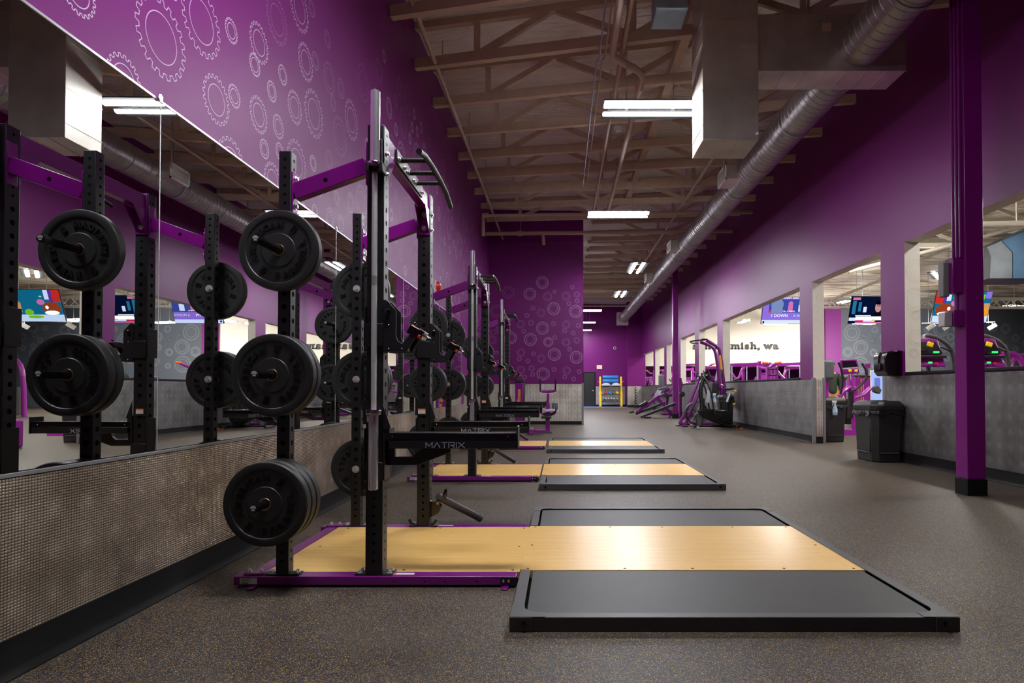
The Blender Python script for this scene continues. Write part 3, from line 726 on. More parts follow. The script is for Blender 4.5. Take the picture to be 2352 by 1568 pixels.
# ================================================================ racks, platforms, plates, bars
RACKY = (0.0, 3.67, 7.38); RACKDX = (0.0, -.02, -.05)
RK = ['front rack', 'second rack', 'last rack']
NFX0, NFX1, NFY0, NFY1 = -1.027, -.937, 3.215, 3.305       # front upright near the camera
FFY0, FFY1 = 4.36, 4.45
NRX0, NRX1, NRY0, NRY1 = -1.497, -1.43, 3.215, 3.28        # rear upright
FRY0, FRY1 = 4.36, 4.425
ZB = .057
MATX = {'M': [[(0, 0), (0, 1), (.5, .25), (1, 1), (1, 0)]], 'A': [[(0, 0), (.5, 1), (1, 0)]], 'T': [[(0, 1), (1, 1)], [(.5, 1), (.5, 0)]], 'R': [[(0, .9), (0, 0)], [(.0, 1), (1, 1), (1, .5), (.3, .45)], [(.55, .45), (1, 0)]], 'I': [[(.5, 0), (.5, 1)]], 'X': [[(0, 0), (1, 1)], [(0, 1), (1, 0)]]}
def logo(q, o, ux, uy, h, mi=0):
    ux = Vector(ux); uy = Vector(uy); nz = ux.cross(uy); x = 0
    for ch in 'MATRIX':
        w = {'I': .12, 'M': 1.25, 'A': 1.2, 'T': 1.1, 'R': 1.1, 'X': 1.2}[ch]
        for st in MATX[ch]:
            for a, b2 in zip(st, st[1:]):
                pa = Vector(o) + (ux*(x + a[0]*w) + uy*a[1])*h; pb = Vector(o) + (ux*(x + b2[0]*w) + uy*b2[1])*h
                d = (pb - pa).normalized()*h*.07
                q.bar(pa - d, pb + d, h*.15, .0012, up=nz, mi=mi)
        x += w + .33
def upright(name, x0, x1, y0, y1, z0, z1, par, small, sp_small=.047, sp_big=.072):
    q = MB(); q.box(x0, x1, y0, y1, z0, z1, 0)
    xm = (x0 + x1)/2; ym = (y0 + y1)/2; z = z0 + .07
    while z < z1 - .04:
        big = small[0] < z < small[1]; r = .0145 if big else .0085
        for f in (-1, 1):
            q.disc((xm, ym + f*((y1 - y0)/2 + .0006), z), (0, f, 0), r, 14, 1)
            q.disc((xm + f*((x1 - x0)/2 + .0006), ym, z), (f, 0, 0), r, 14, 1)
        z += sp_big if big else sp_small
    return q.build(name, ['black', 'hole'], par, bevel=.004)
def bolt(par, c, nrm, r=.012, m='zinc'):
    q = MB(); x, y, d = basis(nrm); c = Vector(c); q.cyl(c, c + d*.004, r*1.5, 16); q.cyl(c + d*.004, c + d*.014, r, 6); q.build('bolt', m, par)
def make_rack():
    t = thing('power_rack', 'black and purple power rack nearest to the camera', 'squat rack', (-.98, 3.83, 0), 'power racks along the mirrored wall')
    # base
    for f, (y0, y1) in enumerate(((3.2, 3.288), (4.355, 4.443))):
        q = MB(); q.box(-1.71, -.232, y0, y1, .012, ZB)
        for x in (-1.60, -.29):
            s = -1 if f == 0 else 1; ym = y0 if f == 0 else y1
            q.hexa([(x - .02, ym - s*.02, .001), (x + .02, ym - s*.02, .001), (x + .02, ym + s*.05, .001), (x - .02, ym + s*.05, .001), (x - .02, ym - s*.02, .012), (x + .02, ym - s*.02, .012), (x + .02, ym + s*.05, .009), (x - .02, ym + s*.05, .009)])
        rail = q.build('base_rail', 'purple', t, bevel=.004)
        if f == 0:
            q = MB(); q.box(-1.675, -1.585, 3.1985, 3.1998, .018, .05, 0)
            for k in range(4): q.box(-1.668, -1.668 + (.035 if k % 2 else .05), 3.198, 3.1986, .043 - .007*k, .0455 - .007*k, 1)
            q.box(-1.662, -1.63, 3.198, 3.1986, .021, .025, 1)
            q.build('label', ['paper', 'ink'], rail)
            q = MB()
            for x in (-.87, -.71, -.605, -.44): q.disc((x, 3.1994, .03), (0, -1, 0), .004, 10)
            q.build('hole', 'hole', rail)
        q = MB(); y = y0 if f == 0 else y1; s = -1 if f == 0 else 1
        q.box(-.315, -.233, min(y, y + s*.006), max(y, y + s*.006), .008, .056); br = q.build('joining_bracket', 'black', t, bevel=.002)
        for x in (-.298, -.27): q = MB(); q.ball((x, y + s*.008, .035), .009, .007, .009, 12, 8); q.build('bolt', 'chrome', br)
        yl = y0 + .03
        q = MB(); q.box(-.885, -.775, yl, yl + .03, ZB + .0003, ZB + .001, 0); q.box(-.885, -.87, yl, yl + .03, ZB + .001, ZB + .0013, 1)
        q.build('warning_label', ['paper', 'orange'], rail)
    q = MB(); q.box(-1.655, -1.58, 3.27, 4.37, .012, ZB + .002)
    for y0, y1 in ((3.22, 3.29), (4.35, 4.43)): q.box(-1.67, -1.56, y0, y1, ZB, ZB + .012)
    cr = q.build('cross_rail', 'purple', t, bevel=.004)
    for y in (3.245, 4.39):
        for x in (-1.645, -1.585): bolt(cr, (x, y, ZB + .012), (0, 0, 1), .009)
    q = MB(); q.box(-1.578, -.2205, 3.29, 4.353, .02, ZB - .001); dk = q.build('wood_deck', 'wood', t, bevel=.001)
    for x, y in ((-1.5, 3.32), (-.85, 3.32), (-.26, 3.32), (-.26, 3.82), (-1.5, 3.82), (-1.5, 4.32), (-.85, 4.32), (-.26, 4.32)): q = MB(); q.cyl((x, y, ZB - .0012), (x, y, ZB - .0006), .008, 12); q.build('screw', 'hole', dk)
    # uprights with foot plates
    ups = {}
    for nm, x0, x1, y0, y1, top, sm in (('front_upright', NFX0, NFX1, NFY0, NFY1, 2.44, (.52, 2.0)), ('front_upright', NFX0, NFX1, FFY0, FFY1, 2.44, (.38, 1.98)), ('rear_upright', NRX0, NRX1, NRY0, NRY1, 2.30, (.45, 1.93)), ('rear_upright', NRX0, NRX1, FRY0, FRY1, 2.30, (.45, 1.93))):
        u = upright(nm, x0, x1, y0, y1, ZB + .006, top, t, sm)
        q = MB(); q.box(x0 - .055, x1 + .055, y0 + .002, y1 - .004, ZB, ZB + .008); fp = q.build('foot_plate', 'black', u, bevel=.002)
        for x in (x0 - .033, x1 + .033):
            for y in (y0 + .02, y1 - .022): bolt(u, (x, y, ZB + .008), (0, 0, 1), .009)
        ups[(nm, y0)] = u
    # sloping side beams
    for y0, y1 in ((NRY0, NRY1), (FRY0, FRY1)):
        ym = (y0 + y1)/2
        q = MB(); q.bar((NRX1 + .008, ym, 2.085), (NFX0 - .008, ym, 2.225), .055, .088)
        q.box(NRX1 + .0005, NRX1 + .009, ym - .032, ym + .032, 1.965, 2.19); q.box(NFX0 - .009, NFX0 - .0005, ym - .032, ym + .032, 2.12, 2.35)
        sb = q.build('side_beam', 'purple', t, bevel=.003)
        for z in (2.01, 2.16): bolt(sb, (NRX1 + .009, ym + .0, z), (1, 0, 0), .011)
        q = MB()
        xa = NRX1 + .18
        for f in (-1, 1): q.disc((xa, ym + f*.0281, 2.146), (0, f, 0), .012, 14)
        q.build('hole', 'hole', sb)
    # top cross beam between the two front uprights
    q = MB(); xm = -.98
    q.box(xm - .03, xm + .03, NFY1 + .008, FFY0 - .008, 2.325, 2.425)
    q.box(xm - .04, xm + .04, NFY1 + .0005, NFY1 + .009, 2.14, 2.43); q.box(xm - .04, xm + .04, FFY0 - .009, FFY0 - .0005, 2.14, 2.43)
    for s, y in ((1, NFY1 + .008), (-1, FFY0 - .008)):
        for x in (xm - .037, xm + .03): q.prism([(x, y, 2.16), (x, y, 2.325), (x, y + s*.14, 2.325)], (.007, 0, 0))
    cb = q.build('cross_beam', 'purple', t, bevel=.003)
    for z in (2.19, 2.285): bolt(cb, (xm, FFY0 - .009, z), (0, -1, 0), .012)
    for y in (NFY0 + .045, FFY0 + .045):
        for z in (2.19, 2.30): bolt(cb, (NFX1, y, z), (1, 0, 0), .01)
    # multi grip pull up handle
    h = MB(); h.box(xm + .031, xm + .041, 3.48, 4.12, 2.335, 2.415)
    for y in (3.575, 3.785, 3.97): h.cyl((xm + .041, y, 2.385), (-.785, y, 2.385), .015, 14)
    hb = h.build('pull_up_handle', 'black', cb, bevel=.002)
    q = MB(); q.tube([(-.775, 3.31, 2.335), (-.78, 3.53, 2.385), (-.78, 4.06, 2.385), (-.785, 4.33, 2.335)], .0165, 14, smooth=1); q.build('grip_bar', 'rubber', cb)
    for y in (3.5, 3.64, 3.71, 3.86, 3.9, 4.1): bolt(cb, (xm + .041, y, 2.365), (1, 0, 0), .009)
    # hanging bar holder on the near front upright
    q = MB(); q.box(-1.0, -.935, 3.155, NFY0 - .0005, 2.165, 2.19)
    for x in (-1.012, -.94): q.box(x, x + .016, 3.135, NFY0 - .0005, 2.165, 2.215)
    bh = q.build('bar_holder', 'black', t, bevel=.003)
    q = MB()
    for x in (-.956, -.938): q.cyl((x, 3.195, 2.19), (x, 3.195, 2.35), .0085, 12)
    q.build('guide_pin', 'chrome', bh)
    # j cups
    for y0, y1 in ((NFY0, NFY1), (FFY0, FFY1)):
        pr = [(NFX1 + .001, 1.506), (NFX1 + .02, 1.506), (-.868, 1.45), (-.868, 1.315), (-.858, 1.29), (-.835, 1.275), (-.79, 1.33), (-.765, 1.31), (-.81, 1.232), (NFX1 + .001, 1.232)]
        q = MB(); q.prism([(x, y0 - .012, z) for x, z in pr], (0, .010, 0)); q.prism([(x, y1 + .002, z) for x, z in pr], (0, .010, 0))
        q.box(NFX1 + .001, NFX1 + .012, y0 - .002, y1 + .002, 1.24, 1.5); q.box(NFX1 + .01, -.815, y0 - .002, y1 + .002, 1.236, 1.262)
        q.box(NFX0 - .011, NFX0 - .001, y0 - .012, y1 + .012, 1.26, 1.47); q.box(NFX0 - .011, NFX1 + .002, y0 - .012, y0 - .002, 1.26, 1.38)
        jc = q.build('j_cup', 'black', t, bevel=.003)
        q = MB(); R = Matrix.Rotation(.5, 3, 'Y')
        c = Vector((-.765, (y0 + y1)/2, 1.335))
        q.obox(c, .085, .12, .05, R); q.obox(c + R @ Vector((.05, 0, .005)), .03, .13, .012, R); q.cyl(c + R @ Vector((-.03, -.03, .025)), c + R @ Vector((-.03, -.03, .045)), .011, 10)
        q.build('roller_latch', 'black_gloss', jc, bevel=.008)
        for a, b2 in ((-.025, .026), (.02, .026)): q = MB(); q.obox(c + R @ Vector((a, -.05, b2)), .02, .014, .006, R); q.build('red_pad', 'red', jc, bevel=.002)
        q = MB(); q.obox(c + R @ Vector((.03, -.062, -.012)), .018, .004, .018, R)
        q.build('red_pad', 'red', jc, bevel=.002)
        for x, z in ((-.905, 1.495), (-.905, 1.372), (-.905, 1.247), (-.835, 1.247)): q = MB(); q.ball((x, y0 - .0125, z), .004, n=8, m=6); q.build('rivet', 'chrome', jc)
        q = MB(); q.lathe([(.006, 0), (.013, -.004), (.013, -.012), (.006, -.016)], (NFX1 + .03, y0 - .0121, 1.445), (0, 1, 0), 16, closed=True); q.build('pin_loop', 'black_gloss', jc)
    # spotter arms
    for f, (y0, y1) in enumerate(((NFY0, NFY1), (FFY0, FFY1))):
        xa, xb = NFX1 + .012, -.232
        q = MB(); q.box(xa, xb, y0 - .008, y1 + .002, .722, .766); q.box(xa, xb, y0 - .004, y1 - .002, .766, .806)
        q.box(xa, xa + .025, y0 - .008, y1 + .002, .722, .83)
        # bracket: window frame under the arm and a long sloping foot
        yb = y0 + .03
        q.prism([(NFX1 + .001, yb, .7215), (NFX1 + .001, yb, .631), (-.76, yb, .631), (-.585, yb, .70), (-.585, yb, .7215), (-.74, yb, .7215), (-.79, yb, .675), (NFX1 + .055, yb, .675), (NFX1 + .055, yb, .7215)], (0, .03, 0))
        q.box(NFX0 - .009, NFX1 + .009, y0 - .009, y0 - .001, .555, .65); q.box(NFX0 - .009, NFX0 - .001, y0 - .009, y1 + .009, .555, .83); q.box(NFX1 + .001, NFX1 + .012, y0 - .009, y1 + .009, .555, .85)
        q.prism([(NFX1 + .001, y0 - .012, .955), (NFX1 + .001, y0 - .012, .82), (NFX1 + .045, y0 - .012, .83)], (0, .008, 0))
        q.prism([(NFX0 - .012, y0 - .0125, 1.0), (NFX0 - .012, y0 - .0125, .85), (NFX0 + .07, y0 - .0125, .85), (NFX0 + .07, y0 - .0125, .90)], (0, .006, 0))
        ar = q.build('spotter_arm', 'black', t, bevel=.003)
        q = MB(); q.box(xb, xb + .008, y0 - .02, y1 + .012, .722, .84); q.build('end_plate', 'black', ar, bevel=.003)
        q = MB(); q.box(xa, xb, y0 - .009, y0 - .0045, .770, .804); q.build('wear_strip', 'black_gloss', ar, bevel=.001)
        q = MB(); logo(q, (-.708, y0 - .0095, .728), (1, 0, 0), (0, 0, 1), .0265); q.build('logo_lettering', 'logo', ar)
        for x in (xa + .04, xb - .045): q = MB(); q.ball((x, y0 - .0095, .786), .0045, n=10, m=6); q.build('screw', 'chrome', ar)
        q = MB(); q.box(NFX0 + .01, NFX0 + .062, y0 - .0135, y0 - .0127, .862, .888, 0); q.box(NFX0 + .01, NFX0 + .062, y0 - .0135, y0 - .0127, .888, .897, 1); q.build('warning_label', ['paper', 'orange'], ar)
    # landmine tube on the far front upright, storage hooks by its foot
    q = MB(); y = FFY0 + .03
    q.box(NFX1 + .001, NFX1 + .008, y - .03, y + .04, .11, .24)
    q.prism([(NFX1 + .008, y - .012, .12), (NFX1 + .008, y - .012, .23), (NFX1 + .055, y - .012, .235), (NFX1 + .085, y - .012, .20), (NFX1 + .06, y - .012, .15)], (0, .034, 0))
    lm = q.build('landmine_mount', 'black_gloss', t, bevel=.004)
    ea = Vector((NFX1 + .05, y + .01, .265)); eb = W(1103, 1190, 4.62); q = MB(); q.tube([ea, eb], .026, 18); q.lathe([(.02, -.02), (.0285, -.02), (.0285, .004), (.02, .004)], eb, eb - ea, 18, closed=True)
    q.build('landmine_tube', 'frame', lm)
    q = MB(); q.lathe([(.0, .05), (.008, .048), (.013, .03), (.016, .0), (.012, -.01), (.006, -.03)], (NFX1 + .1, y + .02, .268), (.2, 0, 1), 14); q.build('knob', 'black_gloss', lm)
    bolt(lm, (NFX1 + .063, y - .035, .225), (0, -1, 0), .008, 'ring')
    for s, x in ((-1, NFX0 - .005), (1, NFX1 + .012)):
        q = MB(); q.tube([(x, FFY0 - .02, .075), (x + s*.03, FFY0 - .02, .085), (x + s*.045, FFY0 - .02, .115)], .01, 8); q.build('peg_hook', 'black', t)
    # six plate pegs
    for f, ya in ((-1, NRY0), (1, FRY1)):
        for z in PEGZ:
            x = (NRX0 + NRX1)/2
            q = MB(); q.cyl((x, ya + f*.001, z), (x, ya + f*.011, z), .03, 20); q.cyl((x, ya + f*.011, z), (x, ya + f*.30, z), .0205, 20); q.cyl((x, ya + f*.27, z), (x, ya + f*.303, z), .0212, 20)
            pg = q.build('storage_peg', 'black_gloss', t)
            q = MB(); q.cyl((x, ya + f*.303, z), (x, ya + f*.306, z), .0195, 18); ec = q.build('end_cap', 'black', pg); q = MB(); q.prism([(x + .0145*math.cos(PI*k/10), ya + f*.3063, z + .001 + .0145*math.sin(PI*k/10)) for k in range(11)], (0, f*.0008, 0)); q.box(x - .008, x + .008, ya + f*.3067 - .0004, ya + f*.3067 + .0004, z - .010, z - .002); q.build('cap_label', 'paper', pg)
            q = MB(); yb = NRY1 if f < 0 else FRY0
            q.cyl((x, yb - f*.0, z), (x, yb - f*.004, z), .026, 18); q.cyl((x, yb - f*.004, z), (x, yb - f*.016, z), .013, 6); q.build('bolt', 'zinc', pg)
    return t
PEGZ = (1.756, 1.106, .465)
def make_platform():
    x0, x1, y0, y1, h = -.2185, 1.70, 2.615, 5.05, .062
    t = thing('lifting_platform', 'black framed lifting platform with a bamboo centre nearest to the camera', 'lifting platform', ((x0 + x1)/2, (y0 + y1)/2, 0), 'lifting platforms in front of the racks')
    F = .055; wy0, wy1 = 3.317, 4.38
    for ya, yb in ((y0, y0 + .006), (y1 - .006, y1)):
        q = MB(); q.box(x0, x1, ya, yb, 0, h)
        fy = (y0, y0 + F) if ya == y0 else (y1 - F, y1); q.box(x0, x1, fy[0], fy[1], h - .006, h); q.build('edge_rail', 'frame', t, bevel=.003)
    q = MB(); q.box(x1 - .006, x1, y0 + .006, y1 - .006, 0, h); q.box(x1 - F, x1, y0 + F, y1 - F, h - .006, h - .0002); q.build('edge_rail', 'frame', t, bevel=.003)
    for ya, yb in ((y0 + .006, wy0 - .004), (wy1 + .004, y1 - .006)):
        q = MB(); q.box(x0, x0 + .006, ya, yb, 0, h - .0002); q.box(x0, x0 + F, ya + (F - .006 if ya < 3 else 0), yb - (0 if ya < 3 else F - .006), h - .006, h - .0002); q.build('edge_rail', 'frame', t, bevel=.003)
    q = MB(); q.box(x0 - .0015, x1 - .05, wy0, wy1, .012, h - .005); d = q.build('wood_deck', 'wood2', t, bevel=.001)
    q = MB()
    for x in (-.18, .35, .72, 1.22, 1.6):
        for y in (wy0 + .03, (wy0 + wy1)/2, wy1 - .03):
            if y == (wy0 + wy1)/2 and .2 < x < 1.5: continue
            q = MB(); q.cyl((x, y, h - .005), (x, y, h - .0044), .008, 12); q.build('screw', 'hole', d)
    q = MB(); q.box(x0 + .01, x1 - .01, y0 + .01, y1 - .01, .002, .011); q.build('base_board', 'hole', t)
    for ya, yb in ((y0 + F + .004, wy0 - .003), (wy1 + .003, y1 - F - .006)):
        q = MB(); q.box(x0 + F + .012, x1 - F - .012, ya, yb, .012, h - .008); q.build('rubber_mat', 'mat', t, bevel=.004)
    cs = []
    for cx, sx in ((x0, 1), (x1, -1)):
        for cy, sy in ((y0, 1), (y1, -1)):
            pts = [(0, 0), (.15, 0), (.15, F + .002)] + [(F + .002 + .07 - .07*math.sin(a), F + .002 + .07 - .07*math.cos(a)) for a in [.3*k for k in range(6)]] + [(F + .002, .15), (0, .15)]
            q = MB(); pp = [(cx + sx*px, cy + sy*py, h + .0005) for px, py in pts]
            q.prism(pp, (0, 0, .002))
            q.box(min(cx, cx + sx*.10) , max(cx, cx + sx*.10), min(cy - sy*.003, cy), max(cy - sy*.003, cy), .001, h)
            c = q.build('corner_bracket', 'frame', t, bevel=.001)
            bolt(c, (cx + sx*.06, cy - sy*.003, .034), (0, -sy, 0), .008, 'black_gloss')
    return t
def make_plate(t_, weight, lettered):
    R = .21
    t = thing('bumper_plate', 'x', 'weight plate', (0, 0, 0))
    pr = [(.026, .006), (.03, .003), (.085, .003), (.088, .0065), (.168, .0065), (.172, .002), (.186, .0), (.205, .003), (.21, .010), (.21, t_ - .010), (.205, t_ - .003), (.186, t_), (.172, t_ - .002), (.168, t_ - .0065), (.088, t_ - .0065), (.085, t_ - .003), (.03, t_ - .003), (.026, t_ - .006)]
    q = MB(); q.lathe(pr, (0, 0, 0), (0, 1, 0), 64, closed=True); q.build('rubber_disc', 'rubber', t, smooth=28)
    q = MB(); q.lathe([(.0245, .0015), (.0305, .0015), (.032, .004), (.032, t_ - .004), (.0305, t_ - .0015), (.0245, t_ - .0015)], (0, 0, 0), (0, 1, 0), 28, closed=True); q.build('hub_ring', 'ring', t)
    if not lettered: return t
    q = MB()
    def put(ch, phi, r, size, inward=False, dx=0):
        o = Vector((math.sin(phi), 0, math.cos(phi))); tx = Vector((math.cos(phi), 0, -math.sin(phi)))
        if inward: q.text(ch, o*(r) + tx*dx + Vector((0, .0045, 0)), -tx, -o, size, .005, bold=.055, wide=1.1)
        else: q.text(ch, o*r + tx*dx + Vector((0, .0045, 0)), tx, o, size, .005, bold=.055, wide=1.1)
    n = 'AMERICAN'
    wd = {'M': 1.25, 'I': .5}
    tot = sum(wd.get(c, 1) for c in n[:-1]) + .0; a = -112.0
    for k, ch in enumerate(n):
        put(ch, math.radians(a), .116, .042)
        if k < 7: a += 118*((wd.get(ch, 1) + wd.get(n[k + 1], 1))/2)/6.9
    q.build('lettering', 'letter', t, smooth=0); q = MB()
    for k, ch in enumerate('BARBELL'): put(ch, math.radians(179 - 18*k), .146, .042, True)
    q.build('lettering', 'letter', t, smooth=0)
    for ph in (36, 216):
        q = MB(); p = math.radians(ph); put(weight, p, .132, .028); put('LB', p, .112, .022); q.build('weight_mark', 'letter', t, smooth=0)
    return t
def make_barbell():
    x, y = -.975, 3.178; zb, zt = .512, 2.60
    t = thing('barbell', 'chrome barbell standing upright', 'barbell', (x, y, zb), 'barbells hung on the racks')
    s1 = zb + .415; s2 = zt - .405
    q = MB(); q.cyl((x, y, s1), (x, y, s2), .0142, 18); q.build('shaft', 'steel', t)
    for a, b2 in ((s1 + .25, s1 + .7), (s2 - .62, s2 - .2)):
        q = MB(); q.cyl((x, y, a), (x, y, b2), .0147, 18); q.build('knurled_grip', 'knurl', t)
    for a, b2, col in ((zb, s1, s1 - .012), (s2, zt, s2 + .012)):
        q = MB(); q.lathe([(0, a), (.022, a), (.025, a + .003), (.025, b2 - .003), (.022, b2), (0, b2)], (x, y, 0), (0, 0, 1), 28); sl = q.build('sleeve', 'sleeve', t)
        q = MB(); q.lathe([(.0252, -.014), (.0385, -.014), (.0395, -.012), (.0395, .012), (.0385, .014), (.0252, .014)], (x, y, col), (0, 0, 1), 28); q.build('collar', 'chrome', sl)
    return t
M['wood2'] = wood_mat(); 
r0 = make_rack(); p0_ = make_platform(); bb0 = make_barbell()
for i in range(3):
    d = Vector((RACKDX[i], RACKY[i], 0))
    r = r0 if i == 0 else copy_tree(r0)
    p = p0_ if i == 0 else copy_tree(p0_)
    q = bb0 if i == 0 else copy_tree(bb0)
    if i:
        r.location = r0.location + d; p.location = p0_.location + Vector((0, RACKY[i], 0)); q.location = bb0.location + d
    r['label'] = ['black and purple power rack at the front, beside the largest lifting platform', 'black and purple power rack in the middle of the row of three', 'black and purple power rack at the far end, nearest the dark printed wall'][i]
    p['label'] = ['black framed lifting platform with bamboo centre, at the front beside the front rack', 'black framed lifting platform with bamboo centre, middle one, beside the second rack', 'black framed lifting platform with bamboo centre, at the far end, beside the last rack'][i]
    q['label'] = 'chrome barbell standing upright on the near side of the ' + RK[i]
protos = {}
first = {}
XP = (NRX0 + NRX1)/2
def plate(w, th, lettered):
    k = (w, th, lettered)
    if k not in protos:
        protos[k] = make_plate(th, w, lettered); return protos[k]
    return copy_tree(protos[k])
rr = random.Random(3)
PN = ['top', 'middle', 'bottom']
for i in range(3):
    for side in (-1, 1):
        counts = (1, 2, 3) if side < 0 else (1, 2, 2)
        for k, n in enumerate(counts):
            w = ('10', '25', '45')[k]
            for j in range(n):           # j = 0 lies against the upright
                th = .0605; o = plate(w, th, (side < 0 and j == n - 1) or (side > 0 and j == 0))
                ya = NRY0 - .012 - (j + 1)*(th + .0008) if side < 0 else FRY1 + .012 + j*(th + .0008)
                o.location = (XP + RACKDX[i], ya + RACKY[i], PEGZ[k])
                o.rotation_euler = (0, {0: 0.02, 1: -.42, 2: 0}[k] + (rr.uniform(-3, 3) if (i or side > 0 or j < n - 1) else 0), 0)
                pos = 'single' if n == 1 else 'innermost' if j == 0 else 'outermost' if j == n - 1 else 'middle'
                o['label'] = '%s black bumper plate on the %s %s peg of the %s' % (pos, PN[k], 'near-side' if side < 0 else 'far-side', RK[i])
                o['group'] = 'bumper plates on the rack pegs'
# ================================================================ things by the right wall and in the hall
def bin_(x0, x1, y0, y1, h, label):
    t = thing('trash_can', label, 'trash can', ((x0 + x1)/2, (y0 + y1)/2, 0), 'black trash cans')
    c = .07
    def ring(e, z): return [(x0 - e + c, y0 - e, z), (x1 + e, y0 - e, z), (x1 + e, y1 + e, z), (x0 - e + c, y1 + e, z), (x0 - e, y1 + e - c, z), (x0 - e, y0 - e + c, z)]
    q = MB(); a = ring(-.03, 0.0); b2 = ring(0, h*.80); n = 6
    q.add(a + b2, [tuple(range(n - 1, -1, -1)), tuple(range(n, 2*n))] + [(k, (k + 1) % n, n + (k + 1) % n, n + k) for k in range(n)])
    bd = q.build('body', 'bin', t, bevel=.02, seg=3)
    q = MB(); q.box(x0 + c + .01, x1 - .05, y0 + .005, y0 + .016, .15, .68*h); q.box(x0 + .008, x0 + .02, y0 + c + .05, y1 - c - .05, .15, .68*h); q.build('side_panel', 'bin', t, bevel=.005)
    q = MB(); q.box(x0 + c + .03, x1 - .07, y0 - .001, y0 + .006, .135, .143); q.box(x0 - .0, x0 + .01, y0 + c + .06, y1 - c - .06, .135, .143); q.build('reflective_strip', 'trim', t)
    q = MB(); a = ring(.012, h*.835); b2 = ring(.018, h*.93); c2 = ring(-.03, h)
    q.add(a + b2 + c2, [tuple(range(n - 1, -1, -1)), tuple(range(2*n, 3*n))] + [(m*n + k, m*n + (k + 1) % n, m*n + n + (k + 1) % n, m*n + n + k) for m in (0, 1) for k in range(n)])
    ld = q.build('lid', 'bin', t, bevel=.02, seg=3)
    q = MB(); xm = (x0 + x1)/2; ym = (y0 + y1)/2; q.lathe([(0, h + .001), (.11, h + .001), (.13, h + .006), (.14, h + .001)], (xm, ym, 0), (0, 0, 1), 24); q.build('opening', 'hole', ld)
    q = MB(); rg = random.Random(int(x0*100)); N = 72; top = []; bot = []
    per = ring(.012, 0); L = [(Vector(per[(k + 1) % n]) - Vector(per[k])).length for k in range(n)]; T = sum(L)
    for k in range(N):
        s = T*k/N; i = 0
        while s > L[i]: s -= L[i]; i += 1
        p = Vector(per[i]).lerp(Vector(per[(i + 1) % n]), s/L[i]); o = Vector((p.x - xm, p.y - ym, 0)).normalized()
        top.append(p + o*.006 + Vector((0, 0, h*.84))); bot.append(p + o*(.006 + .018*rg.random()) + Vector((0, 0, h*.80 - .05*rg.random() - .02*math.sin(k*.7))))
    q.add(top + bot, [(k, (k + 1) % N, N + (k + 1) % N, N + k) for k in range(N)]); q.build('bin_liner', 'bag', t, smooth=60)
    return t
M['bin'] = mat('dark_grey_plastic', (40, 38, 38), .5, bump=(400, .2, .0008))
bin_(4.43, 4.86, 8.65, 9.28, .875, 'black trash can with liner standing against the low wall under the towel dispenser')
bin_(5.2, 5.66, 12.1, 12.7, .885, 'black trash can in the doorway with a blue spray bottle hung on it')
bin_(4.36, 4.74, 16.7, 17.1, .90, 'dark trash can behind the black air bike, by the patterned low wall')
def spray(p, label):
    t = thing('spray_bottle', label, 'spray bottle', p, 'blue cleaning spray bottles'); x, y, z = p
    q = MB(); q.lathe([(0, 0), (.04, 0), (.045, .01), (.045, .12), (.035, .155), (.018, .19), (.016, .205), (0, .205)], p, (0, 0, 1), 20); q.build('bottle', 'glassblue', t)
    q = MB(); q.lathe([(0, .205), (.02, .205), (.02, .235), (0, .235)], p, (0, 0, 1), 14); q.box(x - .055, x + .035, y - .013, y + .013, z + .245, z + .285); q.box(x - .013, x + .013, y - .01, y + .01, z + .235, z + .25); q.prism([(x - .04, y - .006, z + .245), (x - .028, y - .006, z + .245), (x - .045, y - .006, z + .18), (x - .055, y - .006, z + .185)], (0, .012, 0)); q.build('trigger', 'white', t, bevel=.003)
    q = MB(); q.lathe([(.0455, .05), (.0458, .05), (.0458, .115), (.0455, .115)], p, (0, 0, 1), 20); q.build('label_band', 'paper', t)
    q = MB(); q.tube([(x, y + .05, z + .205), (x, y + .02, z + .225), (x, y - .022, z + .215), (x, y - .0, z + .19)], .004, 6); q.build('hook', 'steel', t)
p = W(1918, 953, 12.02); spray(Vector((p.x, 12.02, p.z)), 'blue spray bottle with white trigger hung on the trash can in the doorway')
p = W(1642, 927, 16.6); spray(Vector((p.x, 16.6, p.z)), 'blue spray bottle with white trigger behind the black air bike')
# towel dispenser
t = thing('towel_dispenser', 'black paper towel dispenser mounted on the purple pier above the trash can', 'towel dispenser', (4.78, 8.9, 1.22))
q = MB(); prf = [(RX - .0005, 1.235), (4.70, 1.235), (4.655, 1.30), (4.645, 1.50), (4.68, 1.575), (4.75, 1.60), (RX - .0005, 1.60)]
q.prism([(x, 8.73, z) for x, z in prf], (0, .34, 0)); q.build('cover', 'black_gloss', t, bevel=.018, seg=3)
q = MB(); q.prism([(4.66, 8.89, 1.31), (4.642, 8.89, 1.49), (4.675, 8.89, 1.58), (4.66, 8.89, 1.59), (4.628, 8.89, 1.5), (4.64, 8.89, 1.31)], (0, .018, 0)); q.box(4.632, 4.65, 8.84, 8.87, 1.33, 1.42); q.build('lever', 'black', t, bevel=.003)

def tubes(name, m, par, runs, r=.03, n=10, sm=1):
    q = MB()
    for pts in runs: q.tube(pts, r, n, smooth=sm)
    return q.build(name, m, par)
def pad(name, par, c, sx, sy, sz, rot=None, m='grey', bev=.02):
    q = MB(); q.obox(c, sx, sy, sz, rot); return q.build(name, m, par, bevel=bev, seg=3)
RY = lambda a: Matrix.Rotation(a, 3, 'Y')
RXm = lambda a: Matrix.Rotation(a, 3, 'X')
RZ = lambda a: Matrix.Rotation(a, 3, 'Z')

